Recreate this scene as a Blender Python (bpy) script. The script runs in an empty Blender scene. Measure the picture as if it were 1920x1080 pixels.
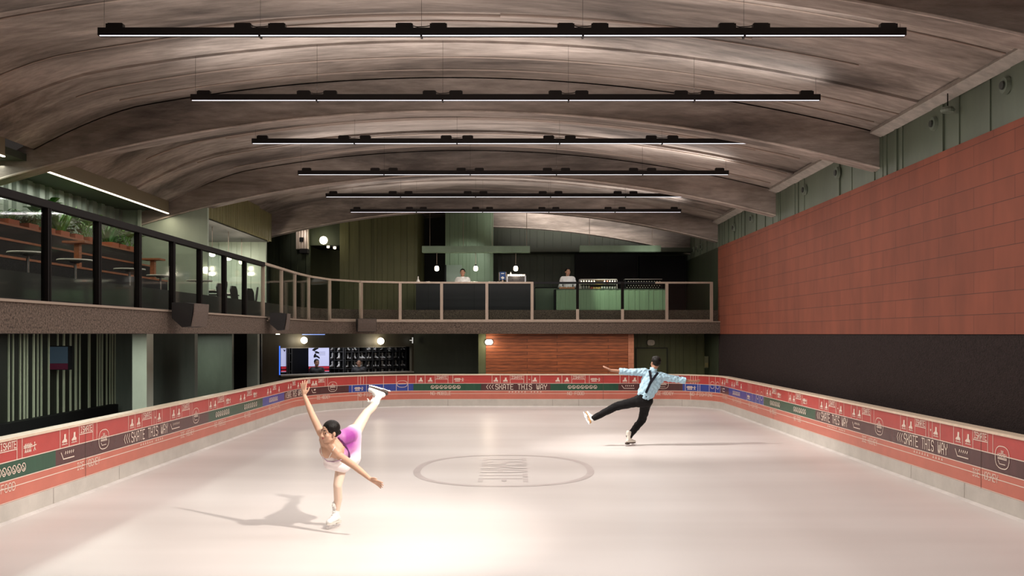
import bpy, bmesh, math, random
import numpy as np
from mathutils import Vector, Matrix, Euler
from mathutils.bvhtree import BVHTree
random.seed(7)
sc = bpy.context.scene
COL = sc.collection
PI = math.pi
H = 2.15            # eye height above the ice
F = 1750.0          # focal length in pixels of the 1920 frame
VX, VY = 965.0, 626.0

def P(px, py, d):
    """world point at depth d (metres from the viewpoint along +Y) on a viewing direction"""
    return Vector(((px - VX) / F * d, d, H + (VY - py) / F * d))
def XD(px, d): return (px - VX) / F * d
def ZD(py, d): return H + (VY - py) / F * d

ORD = ['first','second','third','fourth','fifth','sixth','seventh','eighth','ninth','tenth','eleventh','twelfth','thirteenth','fourteenth','fifteenth','sixteenth']

# ------------------------------------------------------------------ materials
def mat(name, color, rough=0.55, metal=0.0, noise=None, bump=None, emit=None, spec=0.5, trans=0.0, coat=0.0, ior=1.45, alpha=1.0):
    """noise=(scale, amount, (sx,sy,sz)) colour variation; bump=(scale, strength, (sx,sy,sz))"""
    m = bpy.data.materials.new(name); m.use_nodes = True
    nt = m.node_tree; b = nt.nodes['Principled BSDF']
    c = (*color, 1.0)
    b.inputs['Base Color'].default_value = c
    b.inputs['Roughness'].default_value = rough
    b.inputs['Metallic'].default_value = metal
    b.inputs['Specular IOR Level'].default_value = spec
    b.inputs['IOR'].default_value = ior
    b.inputs['Coat Weight'].default_value = coat
    b.inputs['Transmission Weight'].default_value = trans
    b.inputs['Alpha'].default_value = alpha
    if emit:
        b.inputs['Emission Color'].default_value = (*emit[0], 1); b.inputs['Emission Strength'].default_value = emit[1]
    tc = None
    def coords(scl):
        nonlocal tc
        if tc is None: tc = nt.nodes.new('ShaderNodeTexCoord')
        mp = nt.nodes.new('ShaderNodeMapping'); mp.inputs['Scale'].default_value = scl
        nt.links.new(tc.outputs['Object'], mp.inputs['Vector']); return mp.outputs['Vector']
    if noise:
        n = nt.nodes.new('ShaderNodeTexNoise'); n.inputs['Scale'].default_value = noise[0]; n.inputs['Detail'].default_value = 6
        n.inputs['Roughness'].default_value = 0.65
        nt.links.new(coords(noise[2] if len(noise) > 2 else (1,1,1)), n.inputs['Vector'])
        r = nt.nodes.new('ShaderNodeValToRGB'); a = noise[1]
        r.color_ramp.elements[0].position = 0.3; r.color_ramp.elements[1].position = 0.7
        r.color_ramp.elements[0].color = (*[max(0, x*(1-a)) for x in color], 1)
        r.color_ramp.elements[1].color = (*[min(1, x*(1+a)) for x in color], 1)
        nt.links.new(n.outputs['Fac'], r.inputs['Fac']); nt.links.new(r.outputs['Color'], b.inputs['Base Color'])
    if bump:
        n = nt.nodes.new('ShaderNodeTexNoise'); n.inputs['Scale'].default_value = bump[0]; n.inputs['Detail'].default_value = 4
        nt.links.new(coords(bump[2] if len(bump) > 2 else (1,1,1)), n.inputs['Vector'])
        bp = nt.nodes.new('ShaderNodeBump'); bp.inputs['Strength'].default_value = bump[1]; bp.inputs['Distance'].default_value = 0.02
        nt.links.new(n.outputs['Fac'], bp.inputs['Height']); nt.links.new(bp.outputs['Normal'], b.inputs['Normal'])
    return m

def brick_mat(name, c1, c2, mortar, w, h, msize, ax=('Y','Z'), rough=0.7, bumps=0.4, fine=None, offset=0.5):
    m = bpy.data.materials.new(name); m.use_nodes = True
    nt = m.node_tree; b = nt.nodes['Principled BSDF']; b.inputs['Roughness'].default_value = rough
    tc = nt.nodes.new('ShaderNodeTexCoord'); sp = nt.nodes.new('ShaderNodeSeparateXYZ'); cb = nt.nodes.new('ShaderNodeCombineXYZ')
    nt.links.new(tc.outputs['Object'], sp.inputs[0])
    nt.links.new(sp.outputs[ax[0]], cb.inputs['X']); nt.links.new(sp.outputs[ax[1]], cb.inputs['Y'])
    br = nt.nodes.new('ShaderNodeTexBrick'); br.offset = offset; br.offset_frequency = 2
    br.inputs['Color1'].default_value = (*c1,1); br.inputs['Color2'].default_value = (*c2,1); br.inputs['Mortar'].default_value = (*mortar,1)
    br.inputs['Scale'].default_value = 1; br.inputs['Brick Width'].default_value = w; br.inputs['Row Height'].default_value = h
    br.inputs['Mortar Size'].default_value = msize; br.inputs['Mortar Smooth'].default_value = 0.1; br.inputs['Bias'].default_value = 0
    nt.links.new(cb.outputs[0], br.inputs['Vector'])
    out = br.outputs['Color']
    if fine:
        n = nt.nodes.new('ShaderNodeTexNoise'); n.inputs['Scale'].default_value = fine[0]; n.inputs['Detail'].default_value = 5
        mp = nt.nodes.new('ShaderNodeMapping'); mp.inputs['Scale'].default_value = fine[2]
        nt.links.new(tc.outputs['Object'], mp.inputs[0]); nt.links.new(mp.outputs[0], n.inputs['Vector'])
        mr = nt.nodes.new('ShaderNodeMapRange'); mr.inputs['From Min'].default_value = 0.3; mr.inputs['From Max'].default_value = 0.7
        mr.inputs['To Min'].default_value = 1 - fine[1]; mr.inputs['To Max'].default_value = 1 + fine[1]
        nt.links.new(n.outputs['Fac'], mr.inputs['Value'])
        mx = nt.nodes.new('ShaderNodeMix'); mx.data_type = 'RGBA'; mx.blend_type = 'MULTIPLY'; mx.inputs['Factor'].default_value = 1
        nt.links.new(out, mx.inputs['A']); nt.links.new(mr.outputs['Result'], mx.inputs['B']); out = mx.outputs['Result']
    nt.links.new(out, b.inputs['Base Color'])
    bp = nt.nodes.new('ShaderNodeBump'); bp.invert = True; bp.inputs['Strength'].default_value = bumps; bp.inputs['Distance'].default_value = 0.01
    nt.links.new(br.outputs['Fac'], bp.inputs['Height']); nt.links.new(bp.outputs['Normal'], b.inputs['Normal'])
    return m

# ------------------------------------------------------------------ mesh builder
class MB:
    def __init__(s): s.v = []; s.f = []; s.mi = []; s.cur = 0
    def add(s, vs, fs):
        o = len(s.v); s.v += [tuple(p) for p in vs]; s.f += [tuple(i + o for i in f) for f in fs]; s.mi += [s.cur] * len(fs); return s
    def obox(s, c, ax, ay, az):
        c, ax, ay, az = Vector(c), Vector(ax), Vector(ay), Vector(az)
        vs = [c + ax*i + ay*j + az*k for i in (-1,1) for j in (-1,1) for k in (-1,1)]
        return s.add(vs, [(0,1,3,2),(4,6,7,5),(0,4,5,1),(2,3,7,6),(0,2,6,4),(1,5,7,3)])
    def box(s, x0, x1, y0, y1, z0, z1):
        return s.obox(((x0+x1)/2,(y0+y1)/2,(z0+z1)/2), ((x1-x0)/2,0,0), (0,(y1-y0)/2,0), (0,0,(z1-z0)/2))
    def cyl(s, p0, p1, r0, r1=None, n=12, caps=True):
        p0, p1 = Vector(p0), Vector(p1); r1 = r0 if r1 is None else r1
        w = (p1 - p0); w = w.normalized() if w.length > 1e-9 else Vector((0,0,1))
        u = w.orthogonal().normalized(); t = w.cross(u)
        vs = [p0 + (u*math.cos(2*PI*i/n) + t*math.sin(2*PI*i/n))*r0 for i in range(n)] + \
             [p1 + (u*math.cos(2*PI*i/n) + t*math.sin(2*PI*i/n))*r1 for i in range(n)]
        fs = [(i, (i+1)%n, n+(i+1)%n, n+i) for i in range(n)]
        if caps: fs += [tuple(range(n-1,-1,-1)), tuple(range(n, 2*n))]
        return s.add(vs, fs)
    def sph(s, c, r, M=None, nu=14, nv=8):
        c = Vector(c); rr = (r, r, r) if not hasattr(r, '__len__') else r
        vs = [Vector((0,0,rr[2]))]; fs = []
        for j in range(1, nv):
            a = PI*j/nv
            for i in range(nu):
                b = 2*PI*i/nu; vs.append(Vector((rr[0]*math.sin(a)*math.cos(b), rr[1]*math.sin(a)*math.sin(b), rr[2]*math.cos(a))))
        vs.append(Vector((0,0,-rr[2])))
        for i in range(nu): fs.append((0, 1+i, 1+(i+1)%nu))
        for j in range(nv-2):
            for i in range(nu):
                a = 1+j*nu+i; b = 1+j*nu+(i+1)%nu; fs.append((a, a+nu, b+nu, b))
        L = len(vs)-1
        for i in range(nu): fs.append((L, 1+(nv-2)*nu+(i+1)%nu, 1+(nv-2)*nu+i))
        if M is not None: vs = [M @ v for v in vs]
        return s.add([v + c for v in vs], fs)
    def cap(s, p0, p1, r0, r1=None, n=14):
        """tapered capsule"""
        p0, p1 = Vector(p0), Vector(p1); r1 = r0 if r1 is None else r1
        w = p1 - p0
        if w.length < 1e-6: return s.sph(p0, r0)
        w.normalize(); u = w.orthogonal().normalized(); t = w.cross(u); vs = []; k = 5
        rings = [(p0, r0, -math.cos(PI/2*j/k), math.sin(PI/2*j/k)) for j in range(1, k+1)] + [(p1, r1, math.sin(PI/2*j/k), math.cos(PI/2*j/k)) for j in range(0, k)]
        vs.append(p0 - w*r0)
        for (p, r, a, b) in rings:
            for i in range(n): vs.append(p + w*(r*a) + (u*math.cos(2*PI*i/n) + t*math.sin(2*PI*i/n))*(r*b))
        vs.append(p1 + w*r1); L = len(vs)-1; R = len(rings)
        fs = [(0, 1+(i+1)%n, 1+i) for i in range(n)]
        for j in range(R-1):
            for i in range(n):
                a = 1+j*n+i; b = 1+j*n+(i+1)%n; fs.append((a, b, b+n, a+n))
        fs += [(L, 1+(R-1)*n+i, 1+(R-1)*n+(i+1)%n) for i in range(n)]
        return s.add(vs, fs)
    def tube(s, pts, r, n=8):
        pts = [Vector(p) for p in pts]; rs = r if hasattr(r, '__len__') else [r]*len(pts); vs = []; fs = []
        u = None
        for i, p in enumerate(pts):
            w = (pts[min(i+1, len(pts)-1)] - pts[max(i-1, 0)]).normalized()
            u = w.orthogonal().normalized() if u is None else (u - w*u.dot(w)).normalized()
            t = w.cross(u)
            for k in range(n): vs.append(p + (u*math.cos(2*PI*k/n) + t*math.sin(2*PI*k/n))*rs[i])
        for i in range(len(pts)-1):
            for k in range(n):
                a = i*n+k; b = i*n+(k+1)%n; fs.append((a, b, b+n, a+n))
        fs += [tuple(range(n-1,-1,-1)), tuple(range((len(pts)-1)*n, len(pts)*n))]
        return s.add(vs, fs)
    def prism(s, poly, o, u, v, w):
        """polygon (a,b) in plane (u,v) at o, extruded by vector w"""
        o, u, v, w = Vector(o), Vector(u), Vector(v), Vector(w); n = len(poly)
        vs = [o + u*a + v*b for a, b in poly] + [o + u*a + v*b + w for a, b in poly]
        return s.add(vs, [tuple(range(n-1,-1,-1)), tuple(range(n, 2*n))] + [(i, (i+1)%n, n+(i+1)%n, n+i) for i in range(n)])
    def lathe(s, prof, c, n=20):
        c = Vector(c); vs = []; fs = []; m = len(prof)
        for (r, z) in prof:
            for i in range(n): vs.append(c + Vector((r*math.cos(2*PI*i/n), r*math.sin(2*PI*i/n), z)))
        for j in range(m-1):
            for i in range(n):
                a = j*n+i; b = j*n+(i+1)%n; fs.append((a, b, b+n, a+n))
        fs += [tuple(range(n-1,-1,-1)), tuple(range((m-1)*n, m*n))]
        return s.add(vs, fs)

W = {}   # world origins of things
def tag(o, label=None, cat=None, group=None, kind=None):
    if label: o['label'] = label
    if cat: o['category'] = cat
    if group: o['group'] = group
    if kind: o['kind'] = kind
    return o
def new(name, mb, m, parent=None, smooth=False, loc=None, fixn=True):
    vs = mb.v
    if parent is not None: org = W[parent.name]
    elif loc is not None: org = Vector(loc)
    else:
        a = np.array(vs); org = Vector(((a[:,0].min()+a[:,0].max())/2, (a[:,1].min()+a[:,1].max())/2, a[:,2].min()))
    me = bpy.data.meshes.new(name)
    me.from_pydata([(x-org[0], y-org[1], z-org[2]) for x, y, z in vs], [], mb.f)
    mats = m if isinstance(m, (list, tuple)) else [m]
    for k in mats: me.materials.append(k)
    if len(mats) > 1: me.polygons.foreach_set('material_index', mb.mi)
    if fixn:
        bm = bmesh.new(); bm.from_mesh(me); bmesh.ops.recalc_face_normals(bm, faces=bm.faces); bm.to_mesh(me); bm.free()
    if smooth: me.polygons.foreach_set('use_smooth', [True]*len(me.polygons))
    o = bpy.data.objects.new(name, me); COL.objects.link(o)
    if parent is not None: o.parent = parent; W[o.name] = org
    else: o.location = org; W[o.name] = org.copy()
    return o
def empty(name, loc, label=None, cat=None, group=None, kind=None):
    o = bpy.data.objects.new(name, None); COL.objects.link(o); o.location = loc; o.empty_display_size = 0.1
    W[o.name] = Vector(loc); return tag(o, label, cat, group, kind)
def dup(root, loc, rz=None, label=None, group=None, scale=None):
    def cp(o, parent):
        c = o.copy(); COL.objects.link(c)
        if parent is not None: c.parent = parent
        for ch in kids.get(o.name, []): cp(ch, c)
        return c
    kids = {}
    st = [root]
    while st:
        o = st.pop(); kids[o.name] = list(o.children); st += kids[o.name]
    r = cp(root, None); r.location = loc
    if rz is not None: r.rotation_euler = (0, 0, rz)
    if scale: r.scale = scale
    if label: r['label'] = label
    if group: r['group'] = group
    return r
def struct(name, mb, m, parent=None, smooth=False, loc=None):
    o = new(name, mb, m, parent, smooth, loc)
    if parent is None: o['kind'] = 'structure'
    return o
def voxel(mb, size, smooth=2, fac=0.5):
    """fuse overlapping closed pieces into one continuous surface"""
    me = bpy.data.meshes.new('tmp'); me.from_pydata(mb.v, [], mb.f)
    bm = bmesh.new(); bm.from_mesh(me); bmesh.ops.recalc_face_normals(bm, faces=bm.faces); bm.to_mesh(me); bm.free()
    o = bpy.data.objects.new('tmp', me); COL.objects.link(o)
    r = o.modifiers.new('r', 'REMESH'); r.mode = 'VOXEL'; r.voxel_size = size
    if smooth:
        k = o.modifiers.new('s', 'SMOOTH'); k.iterations = smooth; k.factor = fac
    dg = bpy.context.evaluated_depsgraph_get(); e = o.evaluated_get(dg); m2 = e.to_mesh()
    out = MB(); out.v = [tuple(v.co) for v in m2.vertices]; out.f = [tuple(p.vertices) for p in m2.polygons]; out.mi = [0]*len(out.f)
    e.to_mesh_clear(); bpy.data.objects.remove(o); bpy.data.meshes.remove(me)
    return out

# ------------------------------------------------------------------ camera
cam = bpy.data.cameras.new('camera'); co = bpy.data.objects.new('camera', cam); COL.objects.link(co)
co.location = (0, 0, H); co.rotation_euler = (PI/2, 0, 0)
cam.sensor_width = 36; cam.lens = F/1920*36; cam.shift_x = -(VX-960)/1920; cam.shift_y = (VY-540)/1920
cam.clip_start = 0.1; cam.clip_end = 200
sc.camera = co
sc.view_settings.view_transform = 'Standard'; sc.view_settings.look = 'None'; sc.view_settings.gamma = 1
sc.view_settings.exposure = 0.0; sc.view_settings.use_curve_mapping = False
w = bpy.data.worlds.new('world'); sc.world = w; w.use_nodes = True
w.node_tree.nodes['Background'].inputs['Color'].default_value = (1.0, 0.85, 0.75, 1); w.node_tree.nodes['Background'].inputs['Strength'].default_value = 0.03
sc.cycles.max_bounces = 8; sc.cycles.diffuse_bounces = 4; sc.cycles.glossy_bounces = 3; sc.cycles.transparent_max_bounces = 12; sc.cycles.transmission_bounces = 6
sc.cycles.use_denoising = True
sc.cycles.sample_clamp_indirect = 4.0

def area(name, loc, sx, sy, power, color, rot=(0,0,0), spread=PI):
    l = bpy.data.lights.new(name, 'AREA'); l.shape = 'RECTANGLE'; l.size = sx; l.size_y = sy; l.energy = power; l.color = color; l.spread = spread
    o = bpy.data.objects.new(name, l); COL.objects.link(o); o.location = loc; o.rotation_euler = rot; return o
def point(name, loc, power, color, r=0.08):
    l = bpy.data.lights.new(name, 'POINT'); l.energy = power; l.color = color; l.shadow_soft_size = r
    o = bpy.data.objects.new(name, l); COL.objects.link(o); o.location = loc; return o
def spot(name, loc, target, power, color, angle, blend=0.5, r=0.08):
    l = bpy.data.lights.new(name, 'SPOT'); l.energy = power; l.color = color; l.spot_size = angle; l.spot_blend = blend; l.shadow_soft_size = r
    o = bpy.data.objects.new(name, l); COL.objects.link(o); o.location = loc
    o.rotation_euler = (Vector(target) - Vector(loc)).to_track_quat('-Z', 'Y').to_euler(); return o

# ------------------------------------------------------------------ common materials
M_black = mat('matte_black', (0.010,0.010,0.011), 0.6, spec=0.2)
M_darkgreen = mat('dark_green_paint', (0.035,0.045,0.027), 0.55, spec=0.25, noise=(1.2,0.25,(1,1,0.2)))
M_olive = mat('olive_paint', (0.10,0.11,0.05), 0.55, noise=(2.0,0.15,(1,1,0.15)))
M_sage = mat('sage_green_paint', (0.19,0.27,0.18), 0.5, noise=(2.0,0.12,(1,1,0.2)))
M_pale = mat('pale_green_paint', (0.42,0.50,0.41), 0.5, noise=(1.5,0.10,(1,1,0.4)))
M_greygreen = mat('grey_green_sheet', (0.20,0.23,0.20), 0.45, noise=(2.5,0.2,(1,1,0.1)))
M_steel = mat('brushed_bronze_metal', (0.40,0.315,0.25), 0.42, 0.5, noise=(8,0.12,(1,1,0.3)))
M_darkrail = mat('dark_bronze_and_post_shade', (0.006,0.0045,0.004), 0.6, spec=0.08)  # on the left railing posts this dark tone is painted shade on bronze
M_glass = bpy.data.materials.new('clear_glass'); M_glass.use_nodes = True
_nt = M_glass.node_tree; _nt.nodes.clear()
_o = _nt.nodes.new('ShaderNodeOutputMaterial'); _mx = _nt.nodes.new('ShaderNodeMixShader'); _t = _nt.nodes.new('ShaderNodeBsdfTransparent'); _g = _nt.nodes.new('ShaderNodeBsdfGlossy')
_t.inputs['Color'].default_value = (0.86,0.89,0.87,1); _g.inputs['Roughness'].default_value = 0.04; _g.inputs['Color'].default_value = (0.9,0.92,0.92,1)
_lw = _nt.nodes.new('ShaderNodeLayerWeight'); _lw.inputs['Blend'].default_value = 0.5; _pw = _nt.nodes.new('ShaderNodeMath'); _pw.operation = 'POWER'; _pw.inputs[1].default_value = 4.0
_nt.links.new(_lw.outputs['Facing'], _pw.inputs[0]); _fr = _nt.nodes.new('ShaderNodeMapRange'); _fr.inputs['To Min'].default_value = 0.012; _fr.inputs['To Max'].default_value = 0.45; _nt.links.new(_pw.outputs[0], _fr.inputs['Value'])
_nt.links.new(_fr.outputs[0], _mx.inputs[0]); _nt.links.new(_t.outputs[0], _mx.inputs[1]); _nt.links.new(_g.outputs[0], _mx.inputs[2]); _nt.links.new(_mx.outputs[0], _o.inputs[0])
M_pebble = mat('pebble_dash', (0.10,0.074,0.058), 0.85, spec=0.2, noise=(38,0.85), bump=(60,0.6))
M_wood = mat('warm_wood', (0.34,0.115,0.045), 0.45, noise=(6,0.3,(6,1,6)))
M_white = mat('white_lacquer', (0.8,0.8,0.76), 0.3)
M_globe = mat('glowing_opal_glass', (0.9,0.85,0.75), 0.3, emit=((1.0,0.86,0.64), 9.0))
M_led = mat('led_diffuser', (0.9,0.9,0.95), 0.3, emit=((0.93,0.90,1.0), 1.7))
# ================================================================== ICE FLOOR
def ice_mat():
    m = mat('rink_ice', (0.74,0.69,0.66), 0.30, spec=0.5)
    nt = m.node_tree; b = nt.nodes['Principled BSDF']; tc = nt.nodes.new('ShaderNodeTexCoord')
    def nz(scale, scl, det=5):
        mp = nt.nodes.new('ShaderNodeMapping'); mp.inputs['Scale'].default_value = scl
        n = nt.nodes.new('ShaderNodeTexNoise'); n.inputs['Scale'].default_value = scale; n.inputs['Detail'].default_value = det
        nt.links.new(tc.outputs['Object'], mp.inputs[0]); nt.links.new(mp.outputs[0], n.inputs['Vector']); return n.outputs['Fac']
    a = nz(0.55, (0.18,1.0,1), 3)
    r = nt.nodes.new('ShaderNodeValToRGB'); r.color_ramp.elements[0].position = 0.3; r.color_ramp.elements[1].position = 0.7
    r.color_ramp.elements[0].color = (0.595,0.55,0.525,1); r.color_ramp.elements[1].color = (0.735,0.695,0.67,1)
    nt.links.new(a, r.inputs['Fac']); nt.links.new(r.outputs['Color'], b.inputs['Base Color'])
    c = nz(0.8, (1.0,0.2,1), 2)
    mr = nt.nodes.new('ShaderNodeMapRange'); mr.inputs['From Min'].default_value = 0.3; mr.inputs['From Max'].default_value = 0.7
    mr.inputs['To Min'].default_value = 0.285; mr.inputs['To Max'].default_value = 0.38
    nt.links.new(c, mr.inputs['Value']); nt.links.new(mr.outputs['Result'], b.inputs['Roughness'])
    return m
mb = MB(); mb.box(-6.0, 6.05, -6, 27.8, -0.2, 0.0)
floor = struct('floor', mb, ice_mat(), loc=(0,0,0))
M_icepaint = mat('grey_paint_under_ice', (0.56,0.50,0.485), 0.30, spec=0.5, noise=(2.5,0.12))
M_icefaint = mat('faint_red_paint_under_ice', (0.70,0.60,0.565), 0.35, spec=0.28)
mb = MB(); cx, cy, hx, hy = -0.17, 14.85, 1.42, 1.73
def sup(a, k, e=2.35):
    c, s_ = math.cos(a), math.sin(a)
    return (cx + math.copysign(abs(c)**(2/e), c)*(hx-k), cy + math.copysign(abs(s_)**(2/e), s_)*(hy-k))
N = 96
vs = [(*sup(2*PI*i/N, 0), 0.0025) for i in range(N)] + [(*sup(2*PI*i/N, 0.11), 0.0025) for i in range(N)]
mb.add(vs, [(i, (i+1)%N, N+(i+1)%N, N+i) for i in range(N)])
new('logo_ring', mb, M_icepaint, floor)

# ------------------------------------------------------------------ stroke lettering (octagonal single-line letters)
GL = {
 'A': [[(0,0),(0,.7),(.25,1),(.75,1),(1,.7),(1,0)],[(0,.42),(1,.42)]],
 'B': [[(0,0),(0,1),(.8,1),(1,.85),(1,.65),(.8,.52),(0,.52)],[(.8,.52),(1,.38),(1,.15),(.8,0),(0,0)]],
 'C': [[(1,.82),(.78,1),(.22,1),(0,.8),(0,.2),(.22,0),(.78,0),(1,.18)]],
 'D': [[(0,0),(0,1),(.7,1),(1,.75),(1,.25),(.7,0),(0,0)]],
 'E': [[(1,1),(0,1),(0,0),(1,0)],[(0,.52),(.8,.52)]],
 'F': [[(1,1),(0,1),(0,0)],[(0,.52),(.8,.52)]],
 'G': [[(1,.82),(.78,1),(.22,1),(0,.8),(0,.2),(.22,0),(.78,0),(1,.2),(1,.46),(.6,.46)]],
 'H': [[(0,0),(0,1)],[(1,0),(1,1)],[(0,.5),(1,.5)]],
 'I': [[(.1,1),(.9,1)],[(.5,1),(.5,0)],[(.1,0),(.9,0)]],
 'K': [[(0,0),(0,1)],[(1,1),(1,.8),(.6,.5),(0,.5)],[(.6,.5),(1,.2),(1,0)]],
 'L': [[(0,1),(0,0),(1,0)]],
 'M': [[(0,0),(0,1),(.5,.6),(1,1),(1,0)]],
 'N': [[(0,0),(0,1),(1,0),(1,1)]],
 'O': [[(.22,0),(0,.2),(0,.8),(.22,1),(.78,1),(1,.8),(1,.2),(.78,0),(.22,0)]],
 'S': [[(1,.85),(.8,1),(.2,1),(0,.82),(0,.65),(.2,.52),(.8,.48),(1,.35),(1,.18),(.8,0),(.2,0),(0,.15)]],
 'T': [[(0,1),(1,1)],[(.5,1),(.5,0)]],
 'W': [[(0,1),(0,.25),(.25,0),(.5,.3),(.75,0),(1,.25),(1,1)],[(.5,.3),(.5,.7)]],
 'Y': [[(0,1),(0,.75),(.5,.45),(1,.75),(1,1)],[(.5,.45),(.5,0)]],
 '<': [[(1,1),(.35,.5),(1,0)]],
}
def strokes_quads(lines, t):
    """2D polylines -> list of 2D quads of thickness t"""
    q = []
    for ln in lines:
        for (a, b) in zip(ln[:-1], ln[1:]):
            dx, dy = b[0]-a[0], b[1]-a[1]; L = math.hypot(dx, dy)
            if L < 1e-6: continue
            dx, dy = dx/L*t/2, dy/L*t/2
            q.append([(a[0]-dx-dy, a[1]-dy+dx), (a[0]-dx+dy, a[1]-dy-dx), (b[0]+dx+dy, b[1]+dy-dx), (b[0]+dx-dy, b[1]+dy+dx)])
    return q
def text_lines(txt, x0, x1, y0, y1, gap=0.28):
    n = len(txt); cw = (x1-x0)/(n - gap if n else 1); out = []
    for i, ch in enumerate(txt):
        if ch == ' ': continue
        a = x0 + i*cw; w_ = cw*(1-gap)
        for ln in GL[ch]: out.append([(a + p[0]*w_, y0 + p[1]*(y1-y0)) for p in ln])
    return out
# faint word painted under the ice, read towards the viewpoint
mb = MB()
for q in strokes_quads(text_lines('ISKATE', 0, 2.55, 0, 0.66, 0.35), 0.075):
    mb.add([(cx - 0.33 + b, 16.12 - a, 0.003 + 0.0002*(len(mb.f) % 9)) for a, b in q], [(0,1,2,3)])
new('logo_lettering', mb, mat('faint_grey_paint_under_ice', (0.575,0.525,0.51), 0.30, spec=0.5), floor)

# ================================================================== DASHER BOARDS
XL, XR, YF = -5.8, 5.85, 27.6
RL, RR = 3.4, 1.5
path = [(XL, y) for y in np.arange(2.0, YF-RL, 0.5)]
path += [(XL+RL-RL*math.cos(a), YF-RL+RL*math.sin(a)) for a in np.linspace(0, PI/2, 26)]
path += [(x, YF) for x in np.arange(XL+RL+0.4, XR-RR-0.1, 0.4)]
path += [(XR-RR+RR*math.sin(a), YF-RR+RR*math.cos(a)) for a in np.linspace(0, PI/2, 20)]
path += [(XR, y) for y in np.arange(YF-RR-0.5, 2.0, -0.5)]
PT = np.array(path); SEG = np.hypot(*(PT[1:]-PT[:-1]).T); S = np.concatenate([[0], np.cumsum(SEG)])
def at_s(s, off=0.0):
    s = min(max(s, 0), S[-1]-1e-6); i = int(np.searchsorted(S, s, 'right'))-1; i = min(i, len(SEG)-1); t = (s-S[i])/SEG[i]
    p = PT[i]*(1-t)+PT[i+1]*t
    def nrm(j):
        d = PT[j+1]-PT[j]; d = d/np.hypot(*d); return np.array([d[1], -d[0]])
    n0 = nrm(max(i-1,0)) if t < .5 else nrm(i); n1 = nrm(i) if t < .5 else nrm(min(i+1, len(SEG)-1)); k = t+.5 if t < .5 else t-.5
    n = n0*(1-k)+n1*k; n = n/np.hypot(*n)
    return p + n*off           # off > 0 : towards the ice
SPX = VX + F*PT[:,0]/np.maximum(PT[:,1], 0.3)
def s_px(x): return float(np.interp(x, SPX, S))
def strip(mb, s0, s1, z0, z1, off, off1=None):
    off1 = off if off1 is None else off1
    ss = [s0] + [v for v in S if s0+1e-4 < v < s1-1e-4] + [s1]
    vs = []
    for s_ in ss:
        a = at_s(s_, off); b = at_s(s_, off1); vs += [(a[0], a[1], z0), (b[0], b[1], z1)]
    mb.add(vs, [(2*i, 2*i+2, 2*i+3, 2*i+1) for i in range(len(ss)-1)])
def quads_on(mb, quads, off=0.004):
    for k, q in enumerate(quads):
        mb.add([(*at_s(a, off + 0.00025*(k % 9)), b) for a, b in q], [(0,1,2,3)])
Z0, Z1, Z2, Z3, Z4 = 0.215, 0.47, 0.685, 0.925, 0.955
M_red = mat('red_board_vinyl', (0.46,0.060,0.052), 0.28, noise=(3,0.08))
M_salmon = mat('salmon_board_vinyl', (0.56,0.165,0.115), 0.32, noise=(3,0.07))
M_brown = mat('dark_brown_vinyl', (0.085,0.032,0.032), 0.25, noise=(4,0.15,(1,1,0.2)))
M_bgreen = mat('green_vinyl', (0.022,0.080,0.045), 0.25, noise=(4,0.15,(1,1,0.2)))
M_blue = mat('blue_vinyl', (0.035,0.065,0.30), 0.25, noise=(4,0.12,(1,1,0.2)))
M_cream = mat('cream_plastic_cap', (0.74,0.60,0.46), 0.4, noise=(5,0.10))
M_kick = mat('off_white_kick_plate', (0.55,0.52,0.47), 0.45, noise=(3,0.10))
M_print = mat('cream_print', (0.80,0.66,0.56), 0.4)
barrier = empty('rink_barrier', (0, 15, 0), 'low red salmon and dark banded rink barrier printed with skating pictograms around the ice', 'barrier')
mb = MB(); strip(mb, 0, S[-1], 0.0, Z0, 0.012); strip(mb, 0, S[-1], Z0, Z0, 0.012, 0.0); new('kick_plate', mb, M_kick, barrier)
mb = MB(); strip(mb, 0, S[-1], 0.0, 0.02, 0.075, 0.03); strip(mb, 0, S[-1], 0.02, 0.02, 0.03, 0.012); new('snow_edge', mb, mat('packed_snow_edge', (0.62,0.58,0.55), 0.7, noise=(3,0.12), bump=(14,0.5)), barrier)
mb = MB(); strip(mb, 0, S[-1], Z0, Z1, 0.0); new('salmon_band', mb, M_salmon, barrier)
mb = MB(); strip(mb, 0, S[-1], Z2, Z3, 0.0); new('red_band', mb, M_red, barrier)
mb = MB(); strip(mb, 0, S[-1], Z3, Z4, 0.018); strip(mb, 0, S[-1], Z4, Z4+0.004, 0.018, 0.0); strip(mb, 0, S[-1], Z4+0.004, Z4, 0.0, -0.19); strip(mb, 0, S[-1], Z4, 0.90, -0.19); strip(mb, 0, S[-1], Z3, Z3, 0.018, 0.0)
new('top_cap', mb, M_cream, barrier)
mb = MB(); strip(mb, 0, S[-1], 0.0, 0.95, -0.14); new('back_panel', mb, M_black, barrier)
bands = [(-900,-80,M_brown),(-80,104,M_bgreen),(104,391,M_brown),(391,492.5,M_bgreen),(492.5,533,M_blue),(533,654,M_brown),(654,775,M_blue),(775,902,M_bgreen),(902,1032,M_brown),(1032,1159.5,M_bgreen),
         (1159.5,1280,M_brown),(1280,1351,M_blue),(1351,1366.5,M_brown),(1366.5,1432,M_blue),(1432,1529,M_bgreen),(1529,3200,M_brown)]
for a, b, m_ in bands:
    mb = MB(); strip(mb, s_px(a), s_px(b), Z1, Z2, 0.0); new('colour_panel', mb, m_, barrier)
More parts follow.
